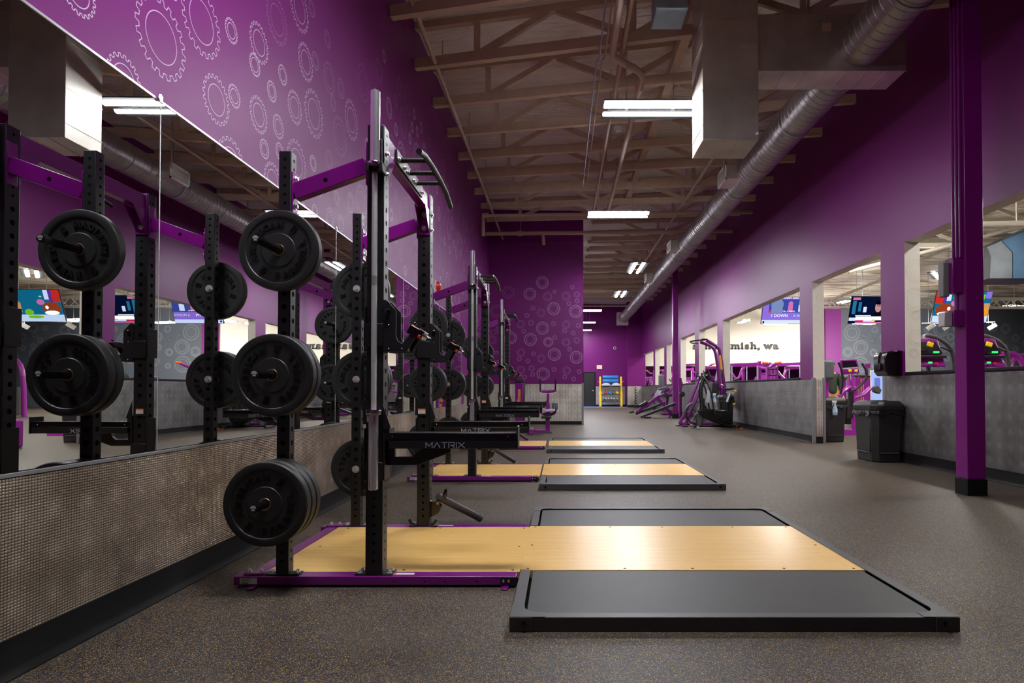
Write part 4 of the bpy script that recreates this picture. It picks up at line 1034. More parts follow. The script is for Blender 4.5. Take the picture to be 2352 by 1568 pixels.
# purple assisted chin-up machine behind the air bike (Y about 17.3)
Y0 = 17.5
def P(u, v, y=Y0): return W(u, v, y)
t = thing('chin_assist_machine', 'tall purple chin-up machine with curved twin arms behind the black air bike', 'exercise machine', (4.0, Y0, 0))
tubes('leg', 'purple', t, [[P(1560, 974), P(1582, 930), P(1606, 868)]], .045)
tubes('leg', 'purple', t, [[P(1573, 976, 17.1), P(1594, 930, 17.1), P(1616, 868, 17.1)]], .045)
q = MB()
for u, y in ((1559, Y0), (1572, 17.1)):
    a = P(u, 974, y); q.box(a.x - .08, a.x + .08, y - .09, y + .09, 0, .03)
q.build('foot_plate', 'rubber', t, bevel=.006)
tubes('arched_arm', 'purple', t, [[P(1669, 925), P(1661, 870), P(1656, 815), P(1651, 797), P(1622, 781)]], .048, sm=2)
tubes('arched_arm', 'purple', t, [[P(1653, 890, 17.3), P(1649, 845, 17.3), P(1643, 805, 17.3), P(1635, 795, 17.3), P(1608, 785, 17.3)]], .044, sm=2)
tubes('rear_upright', 'purple', t, [[(P(1657, 900).x, Y0, 0.0), P(1657, 890)]], .055, sm=0)
tubes('cross_tube', 'purple', t, [[P(1632, 878), P(1664, 886)], [P(1606, 868), P(1616, 868, 17.1)], [P(1600, 872), P(1640, 872)]], .035, sm=0)
tubes('grip_loop', 'black', t, [[P(1620, 780), P(1586, 783), P(1585, 787), P(1602, 788, 17.3)], [P(1624, 779), P(1612, 779)]], .022, sm=1)
for pts in ([P(1600, 868), P(1602, 856)], [P(1611, 868, 17.1), P(1612, 856, 17.1)], [P(1616, 872, 17.1), P(1610, 864, 17.1), P(1622, 851, 17.1)]): tubes('dip_handle', 'black', t, [pts], .022, sm=0)
pad('back_pad', t, P(1650, 862), .10, .3, .36, RY(.2))
pad('knee_pad', t, P(1640, 896), .22, .4, .42, RY(.1), 'black')
q = MB(); a = P(1656, 832, 17.3); q.obox(a, .006, .03, .42, RY(-.13)); q.obox(a + Vector((-.02, -.06, 0)), .06, .004, .40, RY(-.13)); q.build('brand_stripe', 'gold', t)
q = MB(); a = P(1637, 868, 17.0); q.obox(a, .11, .01, .13); q.build('instruction_plate', 'purple', t)
tubes('base_tube', 'purple', t, [[(P(1560, 974).x, Y0, .06), (P(1657, 960).x, Y0, .06)]], .05, sm=0)

# black air bike
YBk = 16.4
def P(u, v, y=YBk): return W(u, v, y)
t = thing('air_bike', 'black air bike with a caged fan wheel standing by the patterned low wall', 'exercise bike', (P(1640, 980).x, YBk, 0))
gz = lambda u: P(u, 900).x
q = MB(); q.tube([(gz(1592), YBk - .25, .06), (gz(1592), YBk + .25, .06)], .04); q.tube([(gz(1606), YBk, .07), (gz(1690), YBk, .07)], .035); q.tube([(gz(1690), YBk - .25, .05), (gz(1690), YBk + .25, .05)], .035)
q.tube([P(1606, 975), P(1612, 940), P(1614, 915)], .06); q.build('base_frame', 'black', t)
q = MB()
for k in range(7):
    q.lathe([(.09 + .032*k, -.004), (.096 + .032*k, 0), (.09 + .032*k, .004)], P(1601, 948) + Vector((0, -.02, 0)), (0, 1, 0), 32)
for k in range(16):
    a = 2*PI*k/16; c = P(1601, 948); q.cyl(c + Vector((.05*math.cos(a), -.02, .05*math.sin(a))), c + Vector((.3*math.cos(a), -.02, .3*math.sin(a))), .004, 6)
q.lathe([(.29, -.02), (.305, .0), (.305, .2), (.29, .22)], P(1601, 948), (0, 1, 0), 36); q.build('fan_cage', 'base', t)
q = MB(); c = P(1601, 948) + Vector((0, .1, 0))
for k in range(6):
    a = 2*PI*k/6; q.obox(c + Vector((.15*math.cos(a), 0, .15*math.sin(a))), .25, .1, .012, RY(-a))
q.build('fan_blade', 'frame', t)
q = MB(); q.prism([P(1598, 943), P(1622, 938), P(1668, 941), P(1677, 952), P(1674, 966), P(1655, 976), P(1635, 969), P(1612, 958)], (0, -.2, 0)); q.build('body_shroud', 'black_gloss', t, bevel=.03, seg=3)
q = MB(); q.prism([P(1597, 950), P(1612, 941), P(1616, 952), P(1608, 978), P(1598, 976)], (0, -.12, 0)); q.build('front_cover', 'frame', t, bevel=.02)
q = MB(); q.tube([P(1616, 938), P(1608, 905), P(1611, 880), P(1622, 862)], .06, smooth=1); q.build('front_mast', 'black', t)
for s in (-1, 1):
    q = MB(); dy = Vector((0, s*.25, 0)); q.tube([P(1636, 950) + dy, P(1628, 900) + dy, P(1618, 874) + dy, P(1608, 862) + dy*.8], .022, smooth=1); q.tube([P(1626, 866) + dy, P(1621, 850) + dy], .018); q.build('moving_arm', 'black', t)
q = MB(); q.obox(P(1626, 866), .12, .26, .16, RY(-.5)); q.build('console', 'black_gloss', t, bevel=.02)
q = MB(); q.obox(P(1624, 910) + Vector((0, -.14, 0)), .10, .012, .34, RY(.15)); q.build('wind_screen', 'lgrey', t, bevel=.004)
q = MB(); q.tube([P(1670, 955), P(1669, 925)], .055, smooth=0); q.build('seat_mast', 'black', t)
q = MB(); q.tube([P(1670, 923), P(1677, 902)], .035); q.bar(P(1668, 901), P(1690, 902), .05, .03); q.build('seat_post', 'alu', t)
q = MB(); c = P(1673, 894); q.prism([c + Vector((-.16, -.03, -.02)), c + Vector((.0, -.06, -.02)), c + Vector((.12, -.12, -.0)), c + Vector((.13, .12, -.0)), c + Vector((.0, .06, -.02)), c + Vector((-.16, .03, -.02))], (0, 0, .055)); q.build('saddle', 'black', t, bevel=.02, seg=3)
q = MB(); q.bar(P(1658, 963) + Vector((0, -.12, 0)), P(1675, 954) + Vector((0, -.12, 0)), .03, .05); q.build('crank', 'alu', t, bevel=.01)
q = MB(); q.obox(P(1658, 964) + Vector((0, -.2, 0)), .1, .12, .03); q.build('pedal', 'black', t, bevel=.006)
for u, v in ((1683, 928), (1686, 898)):
    q = MB(); q.cyl(P(u, v), P(u, v) + Vector((.06, -.02, .0)), .03, 10); q.build('adjust_knob', 'yellow', t)
q = MB(); q.obox(P(1699, 984, YBk - .2), .16, .06, .035); q.build('foot_cap', 'orange', t, bevel=.008)

# decline benches in the corridor
YD1 = 22.6
def P(u, v, y=YD1): return W(u, v, y)
t = thing('decline_bench', 'purple decline bench with twin long black pads sloping in the corridor', 'exercise bench', (P(1500, 950).x, YD1, 0))
q = MB(); q.bar(P(1462, 947), P(1538, 892), .09, .11); q.bar(P(1510, 912), P(1545, 955), .07, .09); q.bar(P(1478, 958), P(1494, 958), .35, .05); q.bar((P(1535, 950).x, YD1 - .3, .05), (P(1535, 950).x, YD1 + .3, .05), .08, .08); q.build('frame', 'purple', t, bevel=.012)
for a, b2, dy in (((1461, 950), (1528, 924), .12), ((1469, 956), (1546, 926), -.35)):
    q = MB(); d = Vector((0, dy, 0)); q.bar(P(*a) + d, P(*b2) + d, .2, .09); q.build('long_pad', 'black', t, bevel=.02, seg=3)
    q = MB(); u = Vector((0, -.1, .045)); q.bar(P(*a) + d + u, P(*b2) + d + u, .015, .02); q.build('pad_edge', 'lgrey', t)
q = MB(); q.bar(P(1469, 932), P(1486, 922), .3, .09); q.build('seat_pad', 'black', t, bevel=.02, seg=3)
q = MB(); q.obox(P(1522, 892), .28, .35, .09, RY(-.25)); q.build('head_pad', 'grey', t, bevel=.025, seg=3)
q = MB(); q.bar(P(1505, 913), P(1512, 903), .02, .14, up=(1, 0, 1)); q.bar(P(1514, 908), P(1524, 902), .15, .04); q.build('brand_plate', 'lgrey', t)
q = MB(); q.cyl(P(1446, 946), P(1456, 945), .05); q.build('foot_roller', 'rubber', t)
t = thing('leg_curl_machine', 'purple seated machine with black roller pads beside the distant column', 'exercise machine', (P(1540, 950, 24).x, 24.2, 0))
def P(u, v, y=24.2): return W(u, v, y)
tubes('frame', 'purple', t, [[P(1530, 945), P(1534, 905), P(1552, 880)], [P(1518, 950), P(1548, 952)], [P(1552, 952), P(1552, 860)], [P(1500, 905), P(1520, 928)]], .05)
q = MB(); q.cyl(P(1527, 908) + Vector((0, -.4, 0)), P(1527, 908) + Vector((0, .3, 0)), .09, 14); q.cyl(P(1542, 906) + Vector((0, -.4, 0)), P(1542, 906) + Vector((0, .3, 0)), .09, 14); q.build('roller_pad', 'black', t)
q = MB(); q.obox(P(1519, 876), .17, .45, .55); q.build('back_pad', 'grey', t, bevel=.05, seg=3)
tubes('handlebar', 'black', t, [[P(1494, 910), P(1500, 902), P(1504, 905)], [P(1503, 905), P(1503, 940)], [P(1537, 870), P(1541, 876)]], .022)
q = MB(); q.obox(P(1515, 919), .13, .02, .14, RY(.3)); q.build('instruction_plate', 'orange', t)
q = MB(); q.obox(P(1510, 905), .16, .05, .4, RY(.5)); q.build('shroud', 'lgrey', t, bevel=.01)
t = thing('cable_machine', 'purple machine with a hanging rope and round weight just right of the distant column', 'exercise machine', (P(1566, 950).x, 23, 0))
def P(u, v, y=23.0): return W(u, v, y)
tubes('frame', 'purple', t, [[(P(1563, 940).x, 23, 0), P(1563, 868)], [P(1550, 957), P(1578, 957)]], .05, sm=0)
tubes('rope', 'black', t, [[P(1563, 870), P(1568, 880), P(1563, 900)]], .018)
q = MB(); q.cyl(P(1565, 905) + Vector((0, -.2, 0)), P(1565, 905), .1, 18); q.cyl(P(1565, 905) + Vector((0, -.22, 0)), P(1565, 905) + Vector((0, -.2, 0)), .05, 14); q.build('weight_disc', 'black', t)

# dumbbell tower
t = thing('dumbbell_tower', 'narrow upright black tower of small dumbbells by the right wall far back', 'dumbbell rack', (4.42, 36.2, 0))
x = 4.45
q = MB(); q.box(x - .13, x + .13, 36.05, 36.35, 0, .05); q.box(x - .03, x + .03, 36.25, 36.31, .05, 1.2); q.build('stand', 'black', t, bevel=.006)
for k in range(7):
    z = .12 + .155*k
    d = thing('dumbbell', 'small black dumbbell on the far tower, %s' % ('lowest', 'second from the bottom', 'third from the bottom', 'fourth from the bottom', 'fifth from the bottom', 'second from the top', 'topmost')[k], 'dumbbell', (x, 36.1, z), 'dumbbells on the far tower')
    q = MB(); q.cyl((x, 36.02, z + .05), (x, 36.24, z + .05), .018, 8); q.build('handle', 'chrome', d)
    for yy in (35.99, 36.18):
        q = MB(); q.cyl((x, yy, z + .05), (x, yy + .06, z + .05), .075, 6); q.build('head', 'rubber', d)
        q = MB(); q.cyl((x, yy - .003, z + .05), (x, yy, z + .05), .04, 10); q.build('end_face', 'lgrey', d)
    q = MB(); q.box(x - .07, x + .07, 36.12, 36.3, z - .03, z - .024); q.build('shelf', 'black', t)

# yellow storage rack on the blue floor
t = thing('storage_rack', 'yellow framed storage rack holding rollers and balls at the back wall', 'storage rack', (3.03, 37.2, 0))
xa, xb, ya = 2.4, 3.68, 37.0
for x in (xa, xb):
    q = MB(); q.bar((x, ya - .02, .02), (x, ya + .1, .95), .15, .15, up=(0, 1, 0)); q.bar((x, ya + .1, .93), (x, ya + .16, 1.85), .12, .12, up=(0, 1, 0)); q.build('post', 'yellow', t, bevel=.03, seg=3)
    s = -1 if x == xa else 1
    q = MB(); q.cyl((x + s*.05, ya + .1, 1.52), (x + s*.16, ya + .02, 1.55), .022, 10); q.build('side_hook', 'orange', t)
for k, z in enumerate((.28, .72, 1.22)):
    q = MB(); q.box(xa + .07, xb - .07, ya - .05, ya + .38, z, z + .03); q.box(xa + .07, xb - .07, ya - .06, ya - .05, z, z + .08); q.build('shelf', 'frame', t, bevel=.004)
for k, z in enumerate((1.59, 1.81)):
    q = MB(); q.bar((xa + .1, ya + .2, z - .13), (xb - .1, ya + .2, z - .13), .04, .04); q.build('roller_rail', 'frame', t)
    o = thing('foam_roller', ('blue foam roller on the yellow storage rack, lower one', 'blue foam roller on the yellow storage rack, upper one')[k], 'foam roller', (3.03, ya + .2, z), 'foam rollers on the yellow rack')
    q = MB(); q.lathe([(.04, -.47), (.1, -.47), (.105, -.46), (.105, .46), (.1, .47), (.04, .47)], (3.03, ya + .2, z), (1, 0, 0), 24, closed=True); q.build('tube', 'blue', o)
for k, x in enumerate((2.76, 3.36)):
    o = thing('balance_dome', ('grey half dome balance trainer on the yellow rack, left one', 'grey half dome balance trainer on the yellow rack, right one')[k], 'balance trainer', (x, ya + .1, 1.25), 'balance domes on the yellow rack')
    q = MB(); q.cyl((x, ya + .1, 1.25), (x, ya + .1, 1.30), .28, 28); q.build('platform', 'black', o, bevel=.01)
    q = MB(); q.ball((x, ya + .1, 1.30), .28, .28, .17, 28, 10, lo=0.0); q.build('dome', 'lgrey', o)
for k, (x, m, l) in enumerate(((2.74, 'red', 'red'), (2.98, 'blue', 'blue'), (3.22, 'green', 'green'), (3.44, 'yellow', 'yellow'))):
    q = MB(); q.ball((x, ya + .1, .85), .1, n=20, m=14); o = q.build('medicine_ball', m, base=(x, ya + .1, .75)); tag(o, '%s medicine ball on the middle shelf of the yellow storage rack' % l, 'medicine ball', 'medicine balls on the yellow rack')
for k in range(6):
    x = 2.62 + .165*k
    o = thing('kettlebell', 'pale kettlebell on the lowest shelf of the yellow rack, %s' % ('leftmost', 'second from the left', 'third from the left', 'third from the right', 'second from the right', 'rightmost')[k], 'kettlebell', (x, ya + .08, .31), 'kettlebells on the yellow rack')
    q = MB(); q.ball((x, ya + .08, .39), .075, n=14, m=10); q.build('bell', 'frame', o)
    q = MB(); q.tube([(x - .045, ya + .08, .44), (x - .055, ya + .08, .52), (x, ya + .08, .555), (x + .055, ya + .08, .52), (x + .045, ya + .08, .44)], .016, 8, smooth=1); q.build('handle', 'chrome', o)

# purple weight stack tower and chair machine in front of the divider wall
t = thing('weight_tower', 'narrow purple weight tower with yellow vertical lettering behind the racks', 'exercise machine', (W(1194, 980, 15.9).x, 15.9, 0))
a = W(1183, 900, 15.9).x; c = W(1202, 900, 15.9).x
q = MB(); q.box(a, c, 15.9, 16.3, .02, 1.22); q.build('casing', 'purple', t, bevel=.01)
q = MB(); q.box(a - .005, c + .012, 15.89, 16.32, 1.22, 1.30); q.box(c, c + .03, 15.95, 16.3, .02, 1.22); q.build('cap', 'black', t, bevel=.015)
q = MB(); xm = (a + c)/2 + .005; q.text('planet fitness', (xm + .025, 15.898, .71), (0, 0, 1), (-1, 0, 0), .13, .002, bold=.025, wide=1.0); q.build('lettering', 'gold', t)
q = MB(); q.box(a - .15, c + .1, 15.8, 16.4, 0, .04); q.build('base', 'black', t, bevel=.005)
YC = 14.6
def P(u, v, y=YC): return W(u, v, y)
t = thing('dip_chair', 'purple dip station with padded seat and two upright handles behind the racks', 'exercise machine', (P(1258, 970).x, YC, 0))
g = P(1258, 985).x
q = MB(); q.bar((g, YC, .03), P(1258, 925), .1, .11, up=(0, 1, 0)); q.bar(P(1258, 945), P(1259, 903), .065, .075, up=(0, 1, 0)); q.build('mast', 'purple', t, bevel=.01)
q = MB(); q.tube([P(1241, 895), P(1243, 898), P(1258, 899), P(1273, 898), P(1276, 895)], .035, smooth=1); q.build('yoke', 'purple', t)
for u in (1241, 1276):
    q = MB(); q.tube([P(u, 897), P(u, 870)], .019); q.build('handle', 'black', t)
q = MB(); q.obox(P(1263, 942), .26, .4, .06, RY(-.08)); q.build('seat', 'lgrey', t, bevel=.02, seg=3)
q = MB(); q.obox(P(1275, 932), .13, .35, .17); q.build('back_pad', 'grey', t, bevel=.03, seg=3)
q = MB(); q.tube([P(1276, 938), P(1275, 948), P(1262, 953), P(1244, 950)], .035, smooth=1); q.obox(P(1262, 947), .06, .3, .02); q.build('seat_bracket', 'purple', t)
q = MB(); q.obox(P(1255, 958), .24, .3, .05); q.build('adjuster', 'black', t, bevel=.01)
q = MB(); q.bar((g, YC, .05), (P(1222, 975).x, YC - .05, .05), .1, .07); q.obox((P(1222, 975).x, YC - .35, .09), .11, .7, .1); q.obox((P(1222, 975).x, YC - .68, .035), .09, .08, .07); q.build('base_rail', 'purple', t, bevel=.01)
q = MB(); q.obox((g + .02, YC - .02, .02), .16, .2, .04); q.build('foot_plate', 'frame', t)
# ================================================================ the cardio room beyond the openings
# wall lettering on the cream wall
q = MB()
w0 = W(1590, 803, YB).x; w1 = W(1789, 803, YB).x; zb = W(1700, 801.5, YB).z; size = .62
txt = 'sammamish, wa'; adv = {'s': .74, 'a': .84, 'm': 1.27, 'i': .5, 'h': .95, ',': .42, ' ': .42, 'w': 1.16}
tot = sum(adv[c] for c in txt); x = w0; k = (w1 - w0)/tot
sign = thing('wall_lettering', 'dark slab lettering reading sammamish, wa on the cream wall', 'wall sign', ((w0 + w1)/2, YB - .02, zb))
for ch in txt:
    a = adv[ch]*k; xm = x + a/2
    if ch != ' ':
        q = MB(); q.text(ch, (xm, YB - .04, zb), (1, 0, 0), (0, 0, 1), size, .04, bold=.035, wide=1.12)
        st = {'m': (-.36, 0, .36), 'i': (0,), 'h': (-.28, .28), 'a': (.34,)}.get(ch, ())
        for f in st: q.box(xm + f*a - .075, xm + f*a + .075, YB - .06, YB - .02, zb, zb + .055)
        if ch in 'mih': q.box(xm + st[0]*a - .10, xm + st[0]*a, YB - .06, YB - .02, zb + (.26 if ch != 'h' else .40), zb + (.31 if ch != 'h' else .45))
        if ch == 'w':
            for f in (-.4, .4): q.box(xm + f*a - .085, xm + f*a + .085, YB - .06, YB - .02, zb + .26, zb + .31)
        q.build('letter', 'ink2', sign)
    x += a
# mirror band under the lettering with a dark rail
t = thing('wall_mirror', 'long low mirror band on the cream wall under the lettering', 'mirror', (11, YB - .01, 1.2))
q = MB(); q.box(5.3, 16.3, YB - .014, YB - .004, .7, 2.52); q.build('glass', 'mirror', t, smooth=0)
q = MB(); q.box(5.3, 16.3, YB - .02, YB - .004, 2.52, 2.55); q.build('top_channel', 'alu', t)

# roof timbers, duct and pipes of the cardio room
for k in range(6):
    y = 8.5 + 2.6*k
    t = thing('roof_joist', 'cream timber roof truss of the cardio room, %s row from the camera' % ('first', 'second', 'third', 'fourth', 'fifth', 'sixth')[k], 'roof truss', (18, y, 5.4), 'cardio room roof trusses')
    q = MB(); q.bar((RX + RT, y, 5.45), (33.8, y - 1.5, 5.45), .09, .14); q.build('bottom_chord', 'whitebeam', t)
    q = MB(); q.bar((RX + RT, y, 6.2), (33.8, y - 1.5, 6.2), .09, .12); q.build('top_chord', 'whitebeam', t)
    for j in range(8):
        x = 6 + 3.2*j; yy = y - 1.5*(x - 5)/29
        for a, b2 in ((0, 1.5), (3.0, 1.5)):
            if x + a > 33: continue
            q = MB(); q.bar((x + a, yy - .05*a, 5.5), (x + b2, yy - .05*b2, 6.15), .06, .09); q.build('web', 'whitebeam', t)
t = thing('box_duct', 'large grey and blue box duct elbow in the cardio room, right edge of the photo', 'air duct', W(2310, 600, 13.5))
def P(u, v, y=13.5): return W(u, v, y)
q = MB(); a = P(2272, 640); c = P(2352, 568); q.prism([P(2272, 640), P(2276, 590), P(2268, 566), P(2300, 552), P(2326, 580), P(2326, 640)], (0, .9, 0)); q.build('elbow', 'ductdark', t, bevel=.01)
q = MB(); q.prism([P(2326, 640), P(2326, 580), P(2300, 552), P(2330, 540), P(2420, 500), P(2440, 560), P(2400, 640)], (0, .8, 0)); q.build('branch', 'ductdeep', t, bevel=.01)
for k, (u0, v0, u1, v1, y) in enumerate(((2250, 516, 2420, 512, 11.0), (2100, 585, 2352, 520, 14.5), (1905, 690, 2030, 640, 17.5))):
    a = W(u0, v0, y); c = W(u1, v1, y)
    q = MB(); q.tube([a - (c - a)*.6, c + (c - a)*.6] if k != 2 else [a, c], (.06, .045, .035)[k], 12); g = (a + c)/2; q.cyl(g, (g.x, g.y, 6.28), .008, 6)
    tag(q.build('sprinkler_pipe', 'whitebeam', base=(a + c)/2), ('thick cream pipe crossing the cardio room ceiling at the right edge', 'cream pipe running diagonally under the cardio room ceiling', 'thin cream brace rising to the right above the news screen')[k], 'pipe', 'cardio room pipes')

# box truss carrying the screens
ZT = W(2000, 695, 23.5).z
t = thing('stage_truss', 'white lattice box truss hanging across the cardio room above the screens', 'truss', (16, 23.7, ZT - .2))
ch = [(23.5, ZT - .17), (23.5, ZT + .17), (23.86, ZT - .17), (23.86, ZT + .17)]
for y, z in ch:
    q = MB(); q.cyl((6.0, y, z), (30, y, z), .034, 10); q.build('chord', 'white', t)
n = 72
for f, (a, b2) in enumerate(((ch[0], ch[1]), (ch[2], ch[3]), (ch[0], ch[2]))):
    q = MB()
    for k in range(n):
        x = 6 + 24*k/n; p, r = (a, b2) if k % 2 == 0 else (b2, a)
        q.cyl((x, p[0], p[1]), (x + 24/n, r[0], r[1]), .016, 6, cap=False)
    q.build('lattice', 'white', t)
q = MB()
for x in (7, 14, 21, 28): q.cyl((x, 23.7, ZT + .15), (x, 23.7, 6.3), .012, 6)
q.build('hanger', 'white', t)

# tilted television screens
def E(name, rgb, s=1.0):
    if name not in M: M[name] = emit(name, rgb, s)
    return name
def tv(label, u, v, Y, content, w=1.22, yaw=0.0, tilt=.34):
    c = W(u, v, Y); h = w*.57
    t = thing('television', label, 'television', c, 'televisions hung from the truss')
    R = RZ(yaw) @ RXm(tilt)
    q = MB(); q.obox(c + R @ Vector((0, .03, 0)), w + .03, .05, h + .03, R); q.build('case', 'black_gloss', t, bevel=.006)
    mats = []; q = MB()
    for i, (kind, a, m) in enumerate(content):
        if m not in mats: mats.append(m)
        mi = mats.index(m); d = -.0005 - .0004*i
        if kind == 'r':
            x0, z0, x1, z1 = a; q.add([c + R @ Vector(((x - .5)*w, d, (z - .5)*h)) for x, z in ((x0, z0), (x1, z0), (x1, z1), (x0, z1))], [(0, 1, 2, 3)], mi)
        elif kind == 'e':
            x0, z0, rx, rz = a; N = 20; q.add([c + R @ Vector(((x0 - .5 + rx*math.cos(2*PI*k/N))*w, d, (z0 - .5 + rz*math.sin(2*PI*k/N))*h)) for k in range(N)], [tuple(range(N))], mi)
        elif kind == 'p':
            q.add([c + R @ Vector(((x - .5)*w, d, (z - .5)*h)) for x, z in a], [tuple(range(len(a)))], mi)
        else:
            s, x0, z0, sz = a; q.text(s, c + R @ Vector(((x0 - .5)*w, d, (z0 - .5)*h)), R @ Vector((1, 0, 0)), R @ Vector((0, 0, 1)), sz, .0003, mi, center=False)
    q.build('screen', mats, t, smooth=0)
    q = MB()
    for s in (-.25, .25):
        p = c + R @ Vector((s*w, .05, h*.3)); q.cyl(p, (p.x, p.y, 6.3), .014, 8)
    q.obox(c + R @ Vector((0, .06, .1)), w*.6, .03, .12, R); q.build('ceiling_mount', 'white', t)
    return t
E('ad_violet', (150, 120, 235), .9); E('ad_pale', (205, 215, 255), 1.2); E('ad_white', (255, 255, 255), 1.3); E('ad_pink', (225, 120, 190), .9); E('ad_blue', (70, 90, 190), .7); E('ad_grey', (130, 150, 200), .9); E('ad_red', (210, 60, 90), .8)
E('news_navy', (8, 22, 60), .7); E('news_teal', (40, 130, 170), .8); E('news_face', (220, 160, 160), .8); E('news_dark', (20, 16, 24), .4); E('news_red', (220, 40, 80), .9); E('news_gold', (235, 200, 60), 1)
E('kid_red', (215, 50, 40), .9); E('kid_teal', (20, 120, 160), .8); E('kid_brown', (170, 70, 35), .8); E('kid_tan', (215, 160, 110), .9); E('kid_orange', (245, 160, 30), 1); E('kid_green', (120, 200, 40), 1); E('kid_floor', (200, 220, 255), 1.1); E('kid_purple', (110, 60, 170), .8)
tv('wide television showing a violet advert, left of the wall lettering opening pier', 1806, 713, 19.3, [('r', (0, 0, 1, 1), 'ad_violet'), ('r', (0, 0, 1, .14), 'ad_pale'), ('r', (.13, .42, 1, .92), 'ad_blue'), ('e', (.30, .72, .13, .24), 'ad_grey'), ('r', (.18, .42, .42, .7), 'ad_grey'), ('e', (.58, .76, .05, .09), 'ad_pink'), ('r', (.53, .46, .63, .7), 'ad_pink'), ('e', (.8, .8, .05, .09), 'ad_pink'), ('r', (.75, .46, .86, .72), 'ad_pale'), ('r', (.13, .42, .18, .52), 'ad_red'), ('t', ('TELL A FRIEND', .42, .45, .06), 'ad_white'), ('t', ('PENNY SALE', .4, .94, .09), 'ad_white'), ('t', ('1 DOWN', .2, .26, .13), 'ad_white'), ('t', ('A MONTH', .66, .26, .11), 'ad_pale'), ('r', (.02, .03, .06, .1), 'news_dark')], w=1.5)
tv('television showing a dark blue news studio, in the doorway opening', 2007, 712, 20.5, [('r', (0.0, 0, 1, 1), 'news_navy'), ('r', (0.041, 0.35, 0.117, 0.85), 'news_teal'), ('r', (0.166, 0.45, 0.228, 0.8), 'news_teal'), ('r', (0.276, 0.42, 0.345, 0.62), 'ad_pale'), ('r', (0.034, 0.88, 0.193, 0.97), 'ad_pink'), ('e', (0.587, 0.62, 0.068, 0.2), 'news_face'), ('e', (0.587, 0.78, 0.072, 0.08), 'news_dark'), ('p', [(0.47, 0.3), (0.532, 0.42), (0.642, 0.42), (0.711, 0.3)], 'news_dark'), ('e', (0.566, 0.66, 0.011, 0.02), 'news_dark'), ('e', (0.607, 0.66, 0.011, 0.02), 'news_dark'), ('r', (0.573, 0.51, 0.601, 0.525), 'ad_red'), ('r', (0.0, 0.1, 0.138, 0.22), 'ad_pale'), ('r', (0.138, 0.12, 1, 0.26), 'ad_white'), ('r', (0.138, 0.06, 0.31, 0.12), 'news_red'), ('r', (0.31, 0.06, 0.552, 0.12), 'ad_pale'), ('r', (0.483, 0.1, 0.566, 0.14), 'news_gold'), ('r', (0.138, 0, 1, 0.05), 'ad_pink'), ('r', (0.124, 0.28, 0.455, 0.31), 'ad_white')], w=1.6)
tv('television showing a colourful children\'s programme, partly hidden by the near column', 2209, 705, 22.3, [('r', (0, 0, 1, 1), 'kid_teal'), ('r', (0, 0, 1, .22), 'kid_floor'), ('r', (0, .62, .14, 1), 'kid_red'), ('r', (.14, .6, .2, 1), 'kid_purple'), ('r', (.2, .7, .28, 1), 'ad_pale'), ('e', (.19, .42, .16, .2), 'kid_brown'), ('e', (.2, .28, .13, .07), 'ad_white'), ('e', (.27, .45, .03, .06), 'ad_white'), ('e', (.36, .62, .07, .09), 'ad_pink'), ('t', ('abc', .32, .78, .08), 'ad_white'), ('r', (.72, .3, 1, .62), 'kid_tan'), ('e', (.88, .32, .12, .16), 'kid_orange'), ('p', [(.74, .62), (.78, .9), (.9, .9), (.86, .62)], 'kid_green'), ('r', (.9, .78, 1, 1), 'ad_violet'), ('e', (.6, .3, .08, .1), 'kid_green'), ('e', (.5, .15, .14, .05), 'kid_green')], w=2.02)
# lamps of the cardio room
def lamp2(u, v, Y, L, yaw, label):
    p = W(u, v, Y); return lamp(p.x, p.y, p.z, L, 'x', label, 'lamp2', 6.3, .1, 'cardio room lamps', yaw)
lamp2(2160, 634, 18.3, 1.3, .9, 'slanting bright tube lamp left of the near column in the cardio room')
lamp2(2350, 708, 26.0, 2.2, .35, 'bright tube lamp at the right edge of the photo over the dark gear wall')
lamp2(1984, 744, 31.0, 1.2, .3, 'small bright tube lamp just under the news television')
lamp2(1782, 745, 31.7, 1.2, .3, 'small bright tube lamp just under the violet advert television')
lamp2(2172, 738, 30.0, 1.2, .3, 'small bright tube lamp just under the children\'s programme')
for x, y, l in ((7.4, 7.0, 'a'), (7.4, 12.5, 'a'), (7.4, 21.0, 'a'), (7.4, 33.5, 'a'), (12.5, 9.0, 'a'), (18.0, 10.0, 'a'), (12.5, 26.5, 'a'), (25, 20, 'a'), (10.4, 34.6, 'a'), (14.2, 34.6, 'a'), (7.0, 28.0, 'a')):  # extra lamps out of sight, added to brighten the cardio room
    lamp(x, y, 4.9, 1.4, 'y', 'cardio room tube lamp hidden above the wall openings, seen only as light', 'lamp2', 6.3, .12, 'hidden cardio room lamps')
# track spots
pr0 = W(2118, 742, 28.0); pr1 = W(2285, 739, 28.0)
t = thing('track_light', 'black ceiling track with small white spotlights before the dark gear wall', 'track light', (pr0 + pr1)/2)
q = MB(); q.bar(pr0, pr1, .04, .04)
for x in (pr0.x + .3, pr1.x - .3): q.cyl((x, 28, pr0.z), (x, 28, 6.3), .012, 6)
q.build('track', 'alu', t)
for u in (2175, 2279):
    p = W(u, 745, 28.0); ld = bpy.data.lights.new('spot_beam', 'SPOT'); ld.energy = 2600; ld.spot_size = 1.9; ld.spot_blend = .8; ld.shadow_soft_size = .06; lo = bpy.data.objects.new('spot_beam', ld); C.objects.link(lo); lo.parent = t; lo.location = p + Vector((-.13, .2, -.22)) - t.location; lo.rotation_euler = (math.radians(70), 0, 0)
for u in (2138, 2175, 2279):
    p = W(u, 745, 28.0); q = MB(); q.cyl(p + Vector((.12, -.1, -.0)), p + Vector((-.12, .1, -.2)), .1, 14); q.cyl(p, p + Vector((0, 0, .1)), .02, 6); q.build('spotlight', 'white', t)

